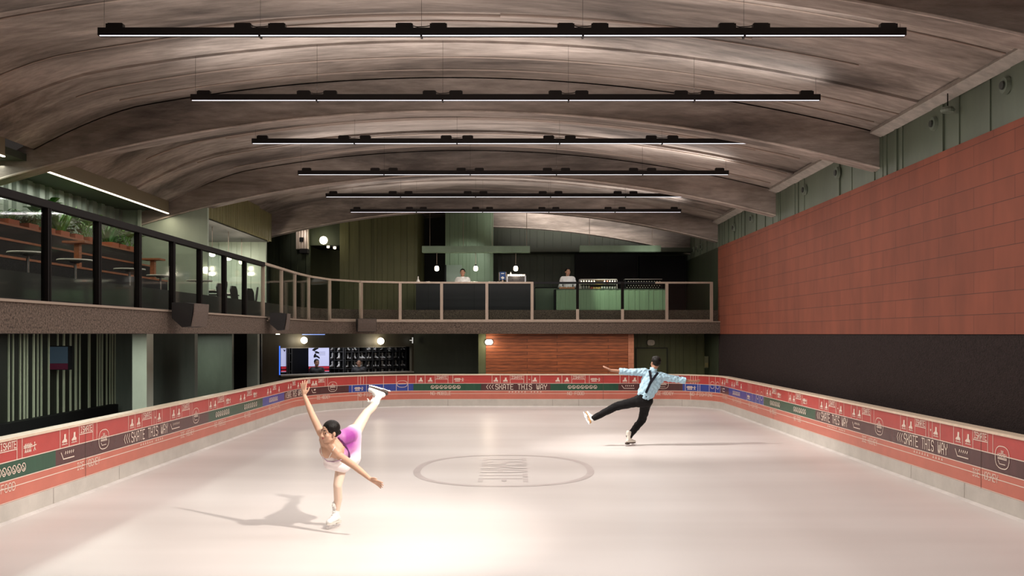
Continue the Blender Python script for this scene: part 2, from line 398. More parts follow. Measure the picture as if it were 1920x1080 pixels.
# long printed lines
LT = 0.011
mb = MB()
for z in (Z2, Z1, 0.385): strip(mb, 0, S[-1], z-LT/2, z+LT/2, 0.003)
strip(mb, 0, S[-1], Z0+0.004, Z0+0.012, 0.003)
def V(x, z0=Z2, z1=Z3, t=LT):
    s_ = s_px(x); strip(mb, s_-t/2, s_+t/2, z0, z1, 0.0032)
for x in (31,41,112,129,148,173.5,181,240.5,252.5,266,284,288.5,292.5,303.5,319,330.5,340.5,355.5,359.5,391,399,407.5,420,423,609.5,614,671,676,681.5,687,780,797,816,840,849,922.5,938,956.5,982,988,997,1012,1053.5,1072,1097,1105,
          1162.5,1179,1196,1295,1299.6,1304.2,1308.8,1403,1405,1407,1409,1436,1441,1447.5,1456.5,1478.8,1485,1492,1503,1505,1536.6,1545.6,1554,1567,1569,1574,1582.5,1596.6,1607.5,1617,1633,1639,1689,1701.5,1716,1736.5,1742,1748.6,1763.5,1788.8,1805.5,1825,1852.6,1862.4):
    V(x)
for x in (660,692,1285,1312.5,1400.6,1410.6): V(x, Z1, Z2)
for x in (687,719,743,765,1308.8,1330,1341.6,1350.6,1418,1424.6,1432): V(x, Z1, Z3)
for x in (671,1295): V(x, Z0, Z1)
new('line_work', mb, M_print, barrier)
def wpx(x0, x1): return s_px(x0), s_px(x1)
def part_q(name, quads, off=0.004):
    m_ = MB(); quads_on(m_, quads, off); return new(name, m_, M_print, barrier)
# boot-and-blade pictograms
BOOT = [(0.30,1.0),(0.62,1.0),(0.66,0.55),(0.98,0.36),(1.0,0.22),(0.10,0.22),(0.12,0.42),(0.32,0.55)]
def skate_icon(x, flip, w_=0.15, h_=0.135, zc=0.79):
    s0 = s_px(x)
    def T(a, b):
        a = 1-a if flip else a
        return (s0 + (a-.5)*w_, zc + (b-.5)*h_)
    m_ = MB()
    m_.add([(*at_s(T(a,b)[0], 0.004), T(a,b)[1]) for a, b in BOOT], [tuple(range(len(BOOT)))])
    for q in strokes_quads([[T(0.05,0.04), T(0.98,0.04)], [T(0.25,0.22), T(0.25,0.04)], [T(0.78,0.22), T(0.78,0.04)]], 0.010):
        m_.add([(*at_s(a, 0.004), b) for a, b in q], [(0,1,2,3)])
    new('skate_icon', m_, M_print, barrier)
for x in (121,138.5,247,259.5,298,325,335,394.5,403,451,458,502,507,523,540.6,545,559,586.6,592,789,807,930,948,1003,1046,1063,1172,1190,1355,1359,1373,1377,1390,1439,1444.6,1482,1489,1541,1550,1577,1601.6,1612,1695.4,1708.5,1755.5,1797.5,1815.7):
    skate_icon(x, True)
# ISKATE boxes
for x0, x1 in ((-2,31),(149,173),(266.5,283.5),(341,355),(408,420),(462,472),(511,517.5),(547.5,554),(576,582),(596,608),(817,839.5),(957.5,981.5),(1073,1096.5),(1361,1366),(1379.5,1385),(1448,1456),(1492.5,1502.5),(1554.5,1566.5),(1617.5,1632.5),(1716.5,1736),(1826,1852)):
    a, b = wpx(x0, x1); k = (b-a)*0.06
    part_q('lettering', strokes_quads(text_lines('ISKATE', a+k, b-k, 0.828, 0.905), 0.0115) + strokes_quads([[(a,0.808),(b,0.808)]], LT))
# people pictograms
def people(x, zc, w_=0.30):
    s0 = s_px(x); L = []
    for i in range(4):
        a = s0 - w_*0.36 + i*w_*0.13
        L += [[(a, zc+.012),(a, zc-.03)], [(a-.012, zc-.055),(a, zc-.03),(a+.012, zc-.055)]]
    L += [[(s0-w_*.48, zc),(s0+w_*.14, zc)], [(s0-w_*.48, zc+.02),(s0+w_*.14, zc+.02)]]
    b = s0 + w_*0.34
    L += [[(b, zc+.02),(b, zc-.02)], [(b-.02, zc-.055),(b, zc-.02),(b+.02, zc-.05)], [(b-.05, zc+.002),(b+.035, zc+.012)]]
    q = strokes_quads(L, 0.013)
    for i in range(4):
        a = s0 - w_*0.36 + i*w_*0.13; q += strokes_quads([[(a, zc+.035),(a+.001, zc+.036)]], 0.02)
    q += strokes_quads([[(b, zc+.038),(b+.001, zc+.039)]], 0.02)
    part_q('skaters_icon', q)
for x, zc in ((55.5,.80),(428,.80),(478,.80),(861,.80),(1117,.80),(1461.6,.80),(1510,.80),(673,.575),(1296.5,.575),(1404.4,.575)): people(x, zc)
# rounded badges straddling red and middle band
def badge(x, w_=0.32, h_=0.27, zc=0.665, full=True):
    s0 = s_px(x); n = 28; L = []
    ring = []
    for i in range(n+1):
        a = 2*PI*i/n; c, s_ = math.cos(a), math.sin(a)
        ring.append((s0 + math.copysign(abs(c)**0.75, c)*w_/2, zc + math.copysign(abs(s_)**0.75, s_)*h_/2))
    L.append(ring)
    q = strokes_quads(L, 0.011)
    if full:
        q += strokes_quads(text_lines('ICE', s0-.03, s0+.03, zc+.055, zc+.08), 0.006)
        q += strokes_quads(text_lines('HOCKEY', s0-.10, s0+.10, zc+.012, zc+.045), 0.007)
        q += strokes_quads([[(s0-.10, zc-.005),(s0+.10, zc-.005)], [(s0-.10, zc-.02),(s0+.10, zc-.02)], [(s0-.09, zc-.045),(s0-.06, zc-.08),(s0+.07, zc-.08)]], 0.009)
    else:
        q += strokes_quads([[(s0-w_*.36, zc),(s0+w_*.36, zc)], [(s0-w_*.36, zc+.015),(s0+w_*.36, zc+.015)]], 0.008)
    part_q('badge', q)
for x in (194,367,623.5,1243,1649,1880): badge(x)
badge(754, 0.30, 0.19, 0.675, False)
for x in (1336,1345.8,1421,1428.4): badge(x, 0.17, 0.2, 0.68, False)
# hearts
for x in (290.5,992.5,1571.5,1745.5):
    s0 = s_px(x); m_ = MB()
    pts = [(0,-.022),(.022,.004),(.012,.018),(0,.008),(-.012,.018),(-.022,.004)]
    m_.add([(*at_s(s0+a, 0.004), 0.80+b) for a, b in pts], [tuple(range(6))]); new('heart_icon', m_, M_print, barrier)
# wide arrows and lettering on the brown panels
for x0, x1 in ((232,313.5),(535,566),(912,1025),(1532.5,1589.4),(1683,1776.5)):
    a, b = wpx(x0, x1); k = (b-a)*0.125
    q = strokes_quads(text_lines('SKATE THIS WAY', a+k*1.22, b, 0.512, 0.655, 0.33), 0.0165)
    q += strokes_quads(text_lines('<<<', a-k*.1, a+k*.92, 0.52, 0.645, 0.1), 0.014)
    part_q('lettering', q)
# hockey stick with row of dots
for x0, x1 in ((114,138),(319.5,336),(584,592),(1166,1189),(1354,1359),(1599,1613),(1792,1816)):
    a, b = wpx(x0, x1); q = strokes_quads([[(a, .625),(a+.06, .54),(b, .54)]], 0.014)
    for i in range(5):
        t = a + .11 + (b-a-.14)*i/4; q += strokes_quads([[(t, .605),(t+.012, .625)]], 0.018)
    part_q('hockey_stick_icon', q)
# rows of round faces on the green panels
for x0, x1 in ((-18,48),(403.5,430),(457,482),(504,520.6),(807,864),(1064,1120),(1374,1388),(1444,1463),(1488,1512)):
    a, b = wpx(x0, x1); L = []; n = 7; rr = min((b-a)/n*0.40, 0.05)
    for i in range(n):
        c = a + (b-a)*(i+.5)/n
        L += [[(c + rr*math.cos(2*PI*j/12), .578 + 0.048*math.sin(2*PI*j/12)) for j in range(13)]]
        L += [[(c-rr*.5, .60),(c+rr*.3, .565)], [(c-rr*.35, .555),(c+rr*.35, .553)]]
    part_q('face_icons', strokes_quads(L, 0.011))
# small words on the salmon band
for x0, x1, t in ((-22,27,'NO FOOD'),(144,186,'ICE HOCKEY'),(338,363,'ICE HOCKEY'),(402,422.5,'NO MOBILE'),(458,469,'NO FOOD'),(504,524,'NO FIGHTING'),(594,618,'ICE HOCKEY'),(671,714,'NO FIGHTING'),(807.5,845,'NO MOBILE'),
                  (1064,1095,'NO FOOD'),(1230,1262,'ICE HOCKEY'),(1294,1336,'NO FIGHTING'),(1355,1364,'ICE HOCKEY'),(1374,1390,'NO FIGHTING'),(1404,1421,'NO FIGHTING'),(1444,1456,'NO MOBILE'),(1489,1502,'NO FOOD'),(1617,1645,'ICE HOCKEY'),(1824.5,1872,'ICE HOCKEY')):
    a, b = wpx(x0, x1); part_q('lettering', strokes_quads(text_lines(t, a, b, 0.345, 0.435), 0.010))
for x0, x1 in ((264,304),(955,1014),(1553,1584),(1715,1767)):
    a, b = wpx(x0, x1); m_ = MB()
    for i in range(11):
        if i == 6: continue
        c = a + (b-a)*i/10
        m_.add([(*at_s(c + (.5-u)*.055, 0.004), .408 + v*.045) for u, v in BOOT], [tuple(range(len(BOOT)))])
    new('small_skate_icons', m_, M_print, barrier)
# panel joints
mb = MB()
for x in (160, 1131, 1450, 60-200, 690, 1780+60): s_ = s_px(x); strip(mb, s_-.004, s_+.004, Z0, Z3, 0.0036)
for x in (98, 222, 680, 840, 1036, 1085, 1279, 1710, 1810): s_ = s_px(x); strip(mb, s_-.003, s_+.003, 0.02, Z0, 0.0135)
new('panel_joint', mb, mat('dark_joint', (0.10,0.06,0.05), 0.6), barrier)
# ================================================================== CEILING
XC = -1.15
def zv(x):                                   # vault soffit above the ice
    z = H + 4.43 - (x-XC)**2/(2*29.0)
    if x < -6.5: z -= 0.15*(-6.5-x)**1.5
    return z
def zb(x):                                   # beam soffit
    return H + 3.83 - (x-XC)**2/(2*(28.2 if x > XC else 25.4))
XV0, XV1 = -8.30, 6.45
def concrete(name):
    m = bpy.data.materials.new(name); m.use_nodes = True; nt = m.node_tree; b = nt.nodes['Principled BSDF']; b.inputs['Roughness'].default_value = 0.75
    b.inputs['Specular IOR Level'].default_value = 0.3
    tc = nt.nodes.new('ShaderNodeTexCoord')
    def nz(scale, scl, det=7, rg=0.6, dist=0.0):
        mp = nt.nodes.new('ShaderNodeMapping'); mp.inputs['Scale'].default_value = scl
        n = nt.nodes.new('ShaderNodeTexNoise'); n.inputs['Scale'].default_value = scale; n.inputs['Detail'].default_value = det; n.inputs['Roughness'].default_value = rg; n.inputs['Distortion'].default_value = dist
        nt.links.new(tc.outputs['Object'], mp.inputs[0]); nt.links.new(mp.outputs[0], n.inputs['Vector']); return n.outputs['Fac']
    r = nt.nodes.new('ShaderNodeValToRGB'); e = r.color_ramp.elements
    e[0].position = 0.36; e[0].color = (0.125,0.108,0.098,1); e[1].position = 0.67; e[1].color = (0.53,0.47,0.43,1)
    k = e.new(0.5); k.color = (0.30,0.262,0.236,1)
    nt.links.new(nz(0.9, (0.22,1.0,1.0), 8, 0.62, 0.6), r.inputs['Fac'])
    r2 = nt.nodes.new('ShaderNodeValToRGB'); r2.color_ramp.elements[0].position = 0.35; r2.color_ramp.elements[0].color = (0.80,0.78,0.76,1); r2.color_ramp.elements[1].position = 0.65; r2.color_ramp.elements[1].color = (1.15,1.12,1.1,1)
    nt.links.new(nz(4.0, (0.5,3.0,3.0), 6), r2.inputs['Fac'])
    mx = nt.nodes.new('ShaderNodeMix'); mx.data_type = 'RGBA'; mx.blend_type = 'MULTIPLY'; mx.inputs['Factor'].default_value = 1
    nt.links.new(r.outputs['Color'], mx.inputs['A']); nt.links.new(r2.outputs['Color'], mx.inputs['B']); nt.links.new(mx.outputs['Result'], b.inputs['Base Color'])
    bp = nt.nodes.new('ShaderNodeBump'); bp.inputs['Strength'].default_value = 0.5; bp.inputs['Distance'].default_value = 0.03
    nt.links.new(nz(3.0, (0.4,2.2,2.2), 8, 0.7), bp.inputs['Height']); nt.links.new(bp.outputs['Normal'], b.inputs['Normal'])
    return m
M_conc = concrete('streaked_bare_concrete')
XS = list(np.linspace(XV0, XV1, 60))
mb = MB()
# shell with slight crosswise steps between the beams
prof = []
BY = [9.85, 16.1, 22.5, 28.9]
yy = [2.0]
def shell_dz(y):
    k = min(range(4), key=lambda i: abs(y-(BY[i]+.35)))
    return 0.0
for (y0, y1, dz) in [(2.0,4.4,0.0),(4.4,7.0,0.05),(7.0,9.85,0.0),(9.85,12.75,-0.03),(12.75,14.2,0.04),(14.2,16.1,0.0),(16.1,19.1,-0.02),(19.1,20.5,0.05),(20.5,22.5,0.0),(22.5,25.5,-0.02),(25.5,27.0,0.05),(27.0,28.9,0.0),(28.9,31.4,0.0),(31.4,36,0.04)]:
    x0s = [x for x in XS if (x >= -7.8 or y0 < 22.4)]
    if y0 >= 28.8: x0s = [x for x in XS if x > -7.0]
    vs = []
    for y in (y0, y1):
        for x in x0s: vs.append((x, y, zv(x)+dz))
    n = len(x0s); o = len(mb.v)
    mb.add(vs, [(i, i+1, n+i+1, n+i) for i in range(n-1)])
    # top side for thickness
    mb.add([(x, y, z+0.25) for x, y, z in vs], [(i, n+i, n+i+1, i+1) for i in range(n-1)])
    for y in (y0, y1):                      # risers between the steps
        a = [(x, y, zv(x)+dz) for x in x0s]; c_ = [(x, y, zv(x)+0.12) for x in x0s]
        mb.add(a + c_, [(i, i+1, n+i+1, n+i) for i in range(n-1)])
ceil = struct('ceiling', mb, M_conc, smooth=False, loc=(0,0,0))
M_lip2 = mat('pale_highlight_concrete_edge', (0.50,0.43,0.38), 0.8, noise=(4,.4,(.5,1,1)))  # bright highlight along the beam edges painted as paler concrete
# deep cross beams
def beam(y, x0, x1, t=0.32, lower=0.0):
    m_ = MB(); xs = np.linspace(x0, x1, 56); n = len(xs)
    for k, yk in enumerate((y, y+t)):
        m_.add([(x, yk, zb(x)-lower) for x in xs] + [(x, yk, zv(x)+0.15) for x in xs], [(i, i+1, n+i+1, n+i) for i in range(n-1)])
    m_.add([(x, y, zb(x)-lower) for x in xs] + [(x, y+t, zb(x)-lower) for x in xs], [(i, i+1, n+i+1, n+i) for i in range(n-1)])
    for x in (x0, x1): m_.add([(x,y,zb(x)-lower),(x,y+t,zb(x)-lower),(x,y+t,zv(x)+.15),(x,y,zv(x)+.15)], [(0,1,2,3)])
    o = new('ceiling_beam', m_, M_conc, ceil); l_ = MB(); l_.tube([(x, y-0.004, zb(x)-lower+0.015) for x in xs], 0.020, 6); l_.tube([(x, y+t+.004, zb(x)-lower+0.015) for x in xs], 0.016, 6)
    new('beam_edge_highlight', l_, M_lip2, o); return o
for y in BY: beam(y, -9.05 if y < 25 else -7.85, 6.4, lower=-0.06 if y < 10 else 0.0)
beam(33.6, -0.78, 6.4, lower=-0.02)
# cast seams and thin conduits running across the vault
mb = MB()
for y, x0, x1, r, dz in ((13.05,-4.6,-0.2,0.022,0.04),(13.0,-0.2,3.3,0.022,0.04),(13.3,-7.5,4.9,0.010,0.04),(12.78,-8.0,6.3,0.012,0.03),(14.9,-7.0,6.2,0.013,0.0),(19.0,-7.5,5.8,0.020,-0.02),(19.4,-6.0,5.0,0.02,0.05),(20.6,-7,6,0.014,0.0),(25.4,-7,5.8,0.02,-0.02),(25.8,-5.5,5.5,0.02,0.05),(8.2,-6,6.2,0.02,0.0),(10.25,0.5,6.2,0.03,-0.03),(10.7,-6,6.2,0.014,-0.03),(16.85,-5.5,5.4,0.018,-0.02),(17.1,-4,4.5,0.014,-0.02),(23.2,-5.5,5.4,0.018,-0.02),(23.5,-4,4.5,0.014,-0.02),(15.6,-6.6,6.0,0.012,0.0),(21.9,-6.6,6.0,0.012,0.0),(11.6,-7,6.1,0.012,-0.03)):
    xs = np.linspace(x0, x1, 40); mb.tube([(x, y, zv(x)+dz-0.012) for x in xs], r, 6)
new('conduit', mb, mat('pale_highlight_conduit', (0.42,0.34,0.29), 0.6), ceil)  # bright seam highlights put into the pale conduit colour

mb = MB()
for y0, y1 in ((2.0,9.8),(10.2,16.05),(16.45,22.45),(22.85,28.85)): mb.obox((6.22,(y0+y1)/2,zv(6.22)-.035), (.10,0,-.035), (0,(y1-y0)/2,0), (.02,0,.045))
new('joint_strip', mb, mat('pale_grey_mortar', (0.44,0.40,0.36), 0.8, noise=(5,.25)), ceil)
# ================================================================== RIGHT WALL
XW = 6.3
M_redwall = brick_mat('terracotta_acoustic_blocks', (0.185,0.046,0.022), (0.208,0.053,0.026), (0.075,0.02,0.012), 1.05, 0.29, 0.0045, ('Y','Z'), 0.75, 0.5, fine=(3.0,0.16,(1,0.8,0.25)))
M_blackwall = mat('black_rough_render', (0.027,0.019,0.018), 0.85, spec=0.15, noise=(30,0.45), bump=(55,0.7))
M_upgreen = mat('green_corrugated_sheet', (0.108,0.132,0.094), 0.5, noise=(1.6,0.15,(1,1,0.3)))
ZR = H + 2.68
mb = MB(); mb.box(XW, XW+0.3, 2.0, 28.8, -0.2, H-0.005); wr = struct('wall_right', mb, M_blackwall)
mb = MB(); mb.box(XW, XW+.3, 28.86, 36, -.2, ZR); new('green_end_wall', mb, M_darkgreen, wr)
mb = MB(); mb.box(XW-0.015, XW+0.3, 2.0, 28.85, H-0.005, ZR); new('block_cladding', mb, M_redwall, wr)
mb = MB()
y = 2.0; rnd = random.Random(3)
while y < 34.5:
    st = rnd.choice((0.10,0.14,0.2,0.28,0.34)); d = rnd.choice((0.0,0.018,0.03))
    y1 = min(y+st, 34.5); mb.box(XW+0.02-d, XW+0.3, y, y1, ZR, H+3.75); y = y1
new('corrugated_cladding', mb, M_upgreen, wr)
# round air nozzles on the green strip
def nozzle(y, z, r, hang=False):
    m_ = MB(); x = XW-0.012
    c = Vector((x, y, z))
    m_.cyl(c, c - Vector((0.05,0,0)), r, r*0.86, 22)
    o = new('air_nozzle', m_, mat('grey_green_nozzle', (0.13,0.16,0.12), 0.45))
    m2 = MB(); m2.cyl(c - Vector((0.035,0,0)), c - Vector((0.075,0,0)), r*0.52, r*0.45, 16); new('nozzle_core', m2, mat('dark_nozzle_core', (0.03,0.035,0.03), 0.5), o)
    return o
lbl = ['nearest round air nozzle on the green strip, top right', 'second nearest round air nozzle on the green strip, left of the little hanging lamp', 'round air nozzle of the middle bay, nearer of the two', 'round air nozzle of the middle bay, farther of the two',
       'round air nozzle of the far bay, nearer of the two', 'round air nozzle of the far bay, farther of the two']
for (px, py, r), l in zip(((1889.5,160,.115),(1754.5,232,.11),(1573,324,.12),(1511,356,.12),(1411.5,410,.12),(1378,427,.12)), lbl):
    d = XW*F/(px-VX); o = nozzle(d, ZD(py, d), r); tag(o, l, 'air vent', 'air nozzles on the right wall')
d = XW*F/(1794-VX); z = ZD(209, d)
m_ = MB(); m_.lathe([(0.02,0.0),(0.085,-0.012),(0.10,0.02),(0.075,0.06),(0.02,0.075)], (XW-0.13, d, z), 16); o = new('wall_sensor', m_, mat('sensor_green', (0.16,0.19,0.15), 0.4))
m2 = MB(); m2.cyl((XW-0.13,d,z+.07),(XW-0.13,d,z+.34),0.008); m2.cyl((XW-0.13,d,z+.34),(XW,d,z+.34),0.008); new('bracket', m2, M_darkrail, o)
tag(o, 'small grey green domed fitting hanging from a thin bracket between the two nearest nozzles', 'sensor')
for k, (px, py) in enumerate(((1302,469),(1309,466),(1317,463))):
    d = XW*F/(px-VX); o = nozzle(d, ZD(py, d), 0.12)
    tag(o, ['dark round vent beyond the last beam, leftmost of three','dark round vent beyond the last beam, middle of three','dark round vent beyond the last beam, rightmost of three'][k], 'air vent', 'vents in the far right corner')

# ================================================================== LINEAR LIGHTS
M_bar = mat('black_aluminium_housing', (0.014,0.012,0.012), 0.4, 0.2)
LB = 9.5
bars = [(1511,941.5,65.5),(1178,948,187),(960,953,268),(807,962.5,326.5),(702,962,368.5),(620,967,397)]
nm = ['nearest','second nearest','third','fourth','fifth','farthest']
root0 = None
def make_bar(x, y, z):
    r = empty('linear_light', (x, y, z))
    m_ = MB(); m_.box(x-LB/2, x+LB/2, y-.045, y+.045, z-.015, z+.075); new('housing', m_, M_bar, r)
    m_ = MB(); m_.box(x-LB/2+.02, x+LB/2-.02, y-.040, y-.022, z-.021, z-.0152); new('diffuser', m_, M_led, r)
    for i in range(5):
        a = x - LB/2 + LB/5*i
        for b in (a+.19 if i == 0 else a+.20, a+LB/5-.20):
            m_ = MB(); m_.box(b-.10, b+.10, y-.035, y+.035, z+.075, z+.125); m_.box(b-.085, b+.085, y-.02, y+.02, z+.125, z+.137); new('driver_box', m_, M_bar, r)
    for i in range(0, 6):
        a = x - LB/2 + LB/5*i; a = min(max(a, x-LB/2+.06), x+LB/2-.06)
        m_ = MB(); m_.cyl((a, y, z+.07), (a, y, zv(a)), 0.002, n=6); m_.box(a-.012,a+.012,y-.05,y+.05,z-.034,z-.012) if 0 < i < 5 else None; new('hanging_wire', m_, M_bar, r)
    for i in range(1, 5):
        m_ = MB(); a = x - LB/2 + LB/5*i; m_.tube([(a-.12,y,z+.11),(a-.05,y,z+.095),(a+.05,y,z+.10),(a+.12,y,z+.11)], 0.006, 5)
        new('cable', m_, M_bar, r)
    return r
for i, (wpx_, cx_, cy_) in enumerate(bars):
    d = F*LB/wpx_; x = XD(cx_, d); z = ZD(cy_, d)
    r = make_bar(x, d, z)
    tag(r, f'{nm[i]} of the long black LED bars hanging under the concrete vault', 'linear light', 'suspended LED bars')
    area('bar_lamp', (x, d, z-.045), LB, 0.05, 168, (1.0,0.925,0.875))
    area('bar_uplamp', (x, d, z+.15), LB, 0.05, 54, (1.0,0.925,0.875), (PI,0,0))
for d in (7.9, 4.8):
    x, z = -0.12, H+3.52
    r = make_bar(x, d, z); tag(r, 'black LED bar hanging under the vault near the viewpoint', 'linear light', 'suspended LED bars')
    area('bar_lamp', (x, d, z-.045), LB, 0.05, 168, (1.0,0.925,0.875))
    area('bar_uplamp', (x, d, z+.15), LB, 0.05, 54, (1.0,0.925,0.875), (PI,0,0))

# ================================================================== MEZZANINE FLOOR AND PEBBLED EDGE
bal = [(-5.6,4.0),(-5.6,21.3),(-5.63,22.7),(-5.66,24.2),(-5.6,25.6),(-5.34,26.95),(-4.61,28.0),(-3.5,28.47),(-2.24,28.58),(-0.85,28.6),(5.95,28.6),(6.3,28.6)]
ZF = H + 0.385
mb = MB(); n = len(bal)
vs = [(x, y, ZF-.002) for x, y in bal] + [(6.3,36,ZF-.002),(-11.5,36,ZF-.002),(-11.5,4,ZF-.002)]
vb = [(x, y, H+0.005) for x, y, z in vs]
mb.add(vs, [tuple(range(len(vs)))]); mb.add(vb, [tuple(range(len(vb)))])
fm = struct('floor_mezzanine', mb, mat('dark_carpet', (0.016,0.014,0.013), 0.9, noise=(40,0.4)), loc=(0,0,0))
BP = np.array(bal); BS = np.concatenate([[0], np.cumsum(np.hypot(*(BP[1:]-BP[:-1]).T))])
def bat(s, off=0.0):
    s = min(max(s,0), BS[-1]-1e-6); i = min(int(np.searchsorted(BS, s, 'right'))-1, len(BS)-2); t = (s-BS[i])/(BS[i+1]-BS[i])
    p = BP[i]*(1-t)+BP[i+1]*t; d = (BP[i+1]-BP[i]); d /= np.hypot(*d); nn = np.array([d[1], -d[0]]); return p + nn*off, d, nn
def bstrip(mb, s0, s1, z0, z1, o0, o1=None):
    o1 = o0 if o1 is None else o1
    ss = [s0] + [v for v in BS if s0+1e-3 < v < s1-1e-3] + [s1]
    vs = []
    for i, s in enumerate(ss):
        def q(o):
            a = bat(s-1e-3 if i else s, o)[0]; b = bat(s+1e-3 if i < len(ss)-1 else s, o)[0]; return (a+b)/2
        a, b = q(o0), q(o1); vs += [(a[0],a[1],z0),(b[0],b[1],z1)]
    mb.add(vs, [(2*i,2*i+2,2*i+3,2*i+1) for i in range(len(ss)-1)])
mb = MB(); bstrip(mb, 0, BS[-1], H+.005, ZF-.03, 0.05); bstrip(mb, 0, BS[-1], ZF-.03, ZF-.03, 0.05, 0.0); bstrip(mb, 0, BS[-1], H+.005, H+.005, 0.05, -0.1)
new('pebbled_fascia', mb, M_pebble, fm)
mb = MB(); bstrip(mb, 0, BS[-1], ZF-.03, ZF, 0.07); bstrip(mb, 0, BS[-1], ZF, ZF, 0.07, -0.05); bstrip(mb, 0, BS[-1], ZF-.03, ZF-.03, 0.07, 0.0)
new('edge_trim', mb, mat('bronze_edge_trim', (0.30,0.235,0.185), 0.5, 0.2), fm)
mb = MB(); bstrip(mb, 0, BS[-1], ZF, ZF+.355, -0.30); bstrip(mb, 0, BS[-1], ZF+.355, ZF+.355, -0.30, -0.42); bstrip(mb, 0, BS[-1], ZF, ZF+.355, -0.42)
_cut = float(BS[3])
mb = MB()
for (o0,o1,z0,z1) in ((-.30,-.30,ZF,ZF+.355),(-.30,-.42,ZF+.355,ZF+.355),(-.42,-.42,ZF,ZF+.355)): bstrip(mb, _cut, BS[-1], z0, z1, o0, o1)
new('pebbled_upstand', mb, M_pebble, fm)
mb = MB()
for (o0,o1,z0,z1) in ((-.20,-.20,ZF,ZF+.345),(-.20,-.30,ZF+.345,ZF+.345),(-.30,-.30,ZF,ZF+.345)): bstrip(mb, 0, _cut, z0, z1, o0, o1)
new('shaded_upstand', mb, mat('shade_black_upstand', (0.016,0.014,0.012), 0.5), fm)  # left upstand gets no light: its shade is put into the black colour

# ------------------------------------------------------------------ balustrades
def s_near(x, y):
    ss = np.linspace(0, BS[-1], 4000); pts = np.array([bat(s)[0] for s in ss]); return float(ss[np.argmin(np.hypot(pts[:,0]-x, pts[:,1]-y))])
ZT = H + 1.59
left_posts = [9.78-1.36, 9.78, 11.16, 12.52, 13.87, 15.26, 16.58, 17.98, 19.33, 20.76]
sl = [y-4.0 for y in left_posts]
sb = [20.76-4.0] + [s_near(x, y) for x, y in ((-5.63,22.5),(-5.66,24.0),(-5.62,25.4),(-5.34,26.95),(-4.61,28.0),(-3.5,28.47),(-2.24,28.58),(-0.85,28.6),(0.53,28.6),(1.93,28.6),(3.30,28.6),(4.66,28.6),(6.03,28.6))]
def rail_post(parent, s, m_, w_=0.075, z0=ZF, z1=ZT, name='post', z_split=None):
    p, d, nn = bat(s, 0.0); q = MB(); c = Vector((p[0], p[1], 0))
    dv, nv = Vector((d[0], d[1], 0)), Vector((nn[0], nn[1], 0))
    q.obox(c + Vector((0,0,(z0+z1)/2)) - dv*w_*.30, dv*w_*.20, nv*w_*.5, (0,0,(z1-z0)/2))
    q.obox(c + Vector((0,0,(z0+z1)/2)) + dv*w_*.30, dv*w_*.20, nv*w_*.5, (0,0,(z1-z0)/2))
    q.obox(c + Vector((0,0,(z0+z1)/2)), dv*w_*.15, nv*w_*.35, (0,0,(z1-z0)/2-.01))
    return new(name, q, m_, parent)
def glass(parent, s0, s1, z0, z1):
    q = MB(); bstrip(q, s0, s1, z0, z1, 0.006); bstrip(q, s0, s1, z0, z1, -0.006); return new('glass_pane', q, M_glass, parent)
bl = empty('glass_balustrade', (-5.6, 14.5, ZF), 'shade darkened bronze framed glass balustrade along the left mezzanine edge', 'balustrade')
for s in sl[:-1]: rail_post(bl, s, M_darkrail, 0.085)  # posts on the shadow side, shade put into a darker bronze
for a, b in zip(sl[:-1], sl[1:]): glass(bl, a+.05, b-.05, ZF+.02, ZT-.03)
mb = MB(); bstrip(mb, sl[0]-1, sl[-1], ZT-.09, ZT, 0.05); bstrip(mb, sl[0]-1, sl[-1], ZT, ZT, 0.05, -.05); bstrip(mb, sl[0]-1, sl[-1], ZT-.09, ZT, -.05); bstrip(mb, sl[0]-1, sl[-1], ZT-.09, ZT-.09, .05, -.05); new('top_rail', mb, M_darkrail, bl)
bb = empty('glass_balustrade', (0, 28.6, ZF), 'brushed bronze framed glass balustrade curving along the far mezzanine edge', 'balustrade')
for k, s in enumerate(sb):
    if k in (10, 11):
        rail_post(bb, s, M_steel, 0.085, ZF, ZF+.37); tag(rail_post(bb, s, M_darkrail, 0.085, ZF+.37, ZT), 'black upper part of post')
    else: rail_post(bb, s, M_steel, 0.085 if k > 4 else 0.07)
for a, b in zip(sb[:-1], sb[1:]): glass(bb, a+.05, b-.05, ZF+.05, ZT-.03)
s9, s12 = sb[9]+.03, sb[11]+1.0
def rail(s0, s1, z0, z1, m_, nm_, w_=.04):
    q = MB(); bstrip(q, s0, s1, z0, z1, w_); bstrip(q, s0, s1, z1, z1, w_, -w_); bstrip(q, s0, s1, z0, z1, -w_); bstrip(q, s0, s1, z0, z0, w_, -w_); return new(nm_, q, m_, bb)
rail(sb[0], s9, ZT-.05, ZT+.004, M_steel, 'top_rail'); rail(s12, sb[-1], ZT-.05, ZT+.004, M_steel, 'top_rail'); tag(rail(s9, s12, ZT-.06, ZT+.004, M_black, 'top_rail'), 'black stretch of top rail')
rail(sb[4], sb[-1], ZF+.005, ZF+.055, M_steel, 'bottom_rail')

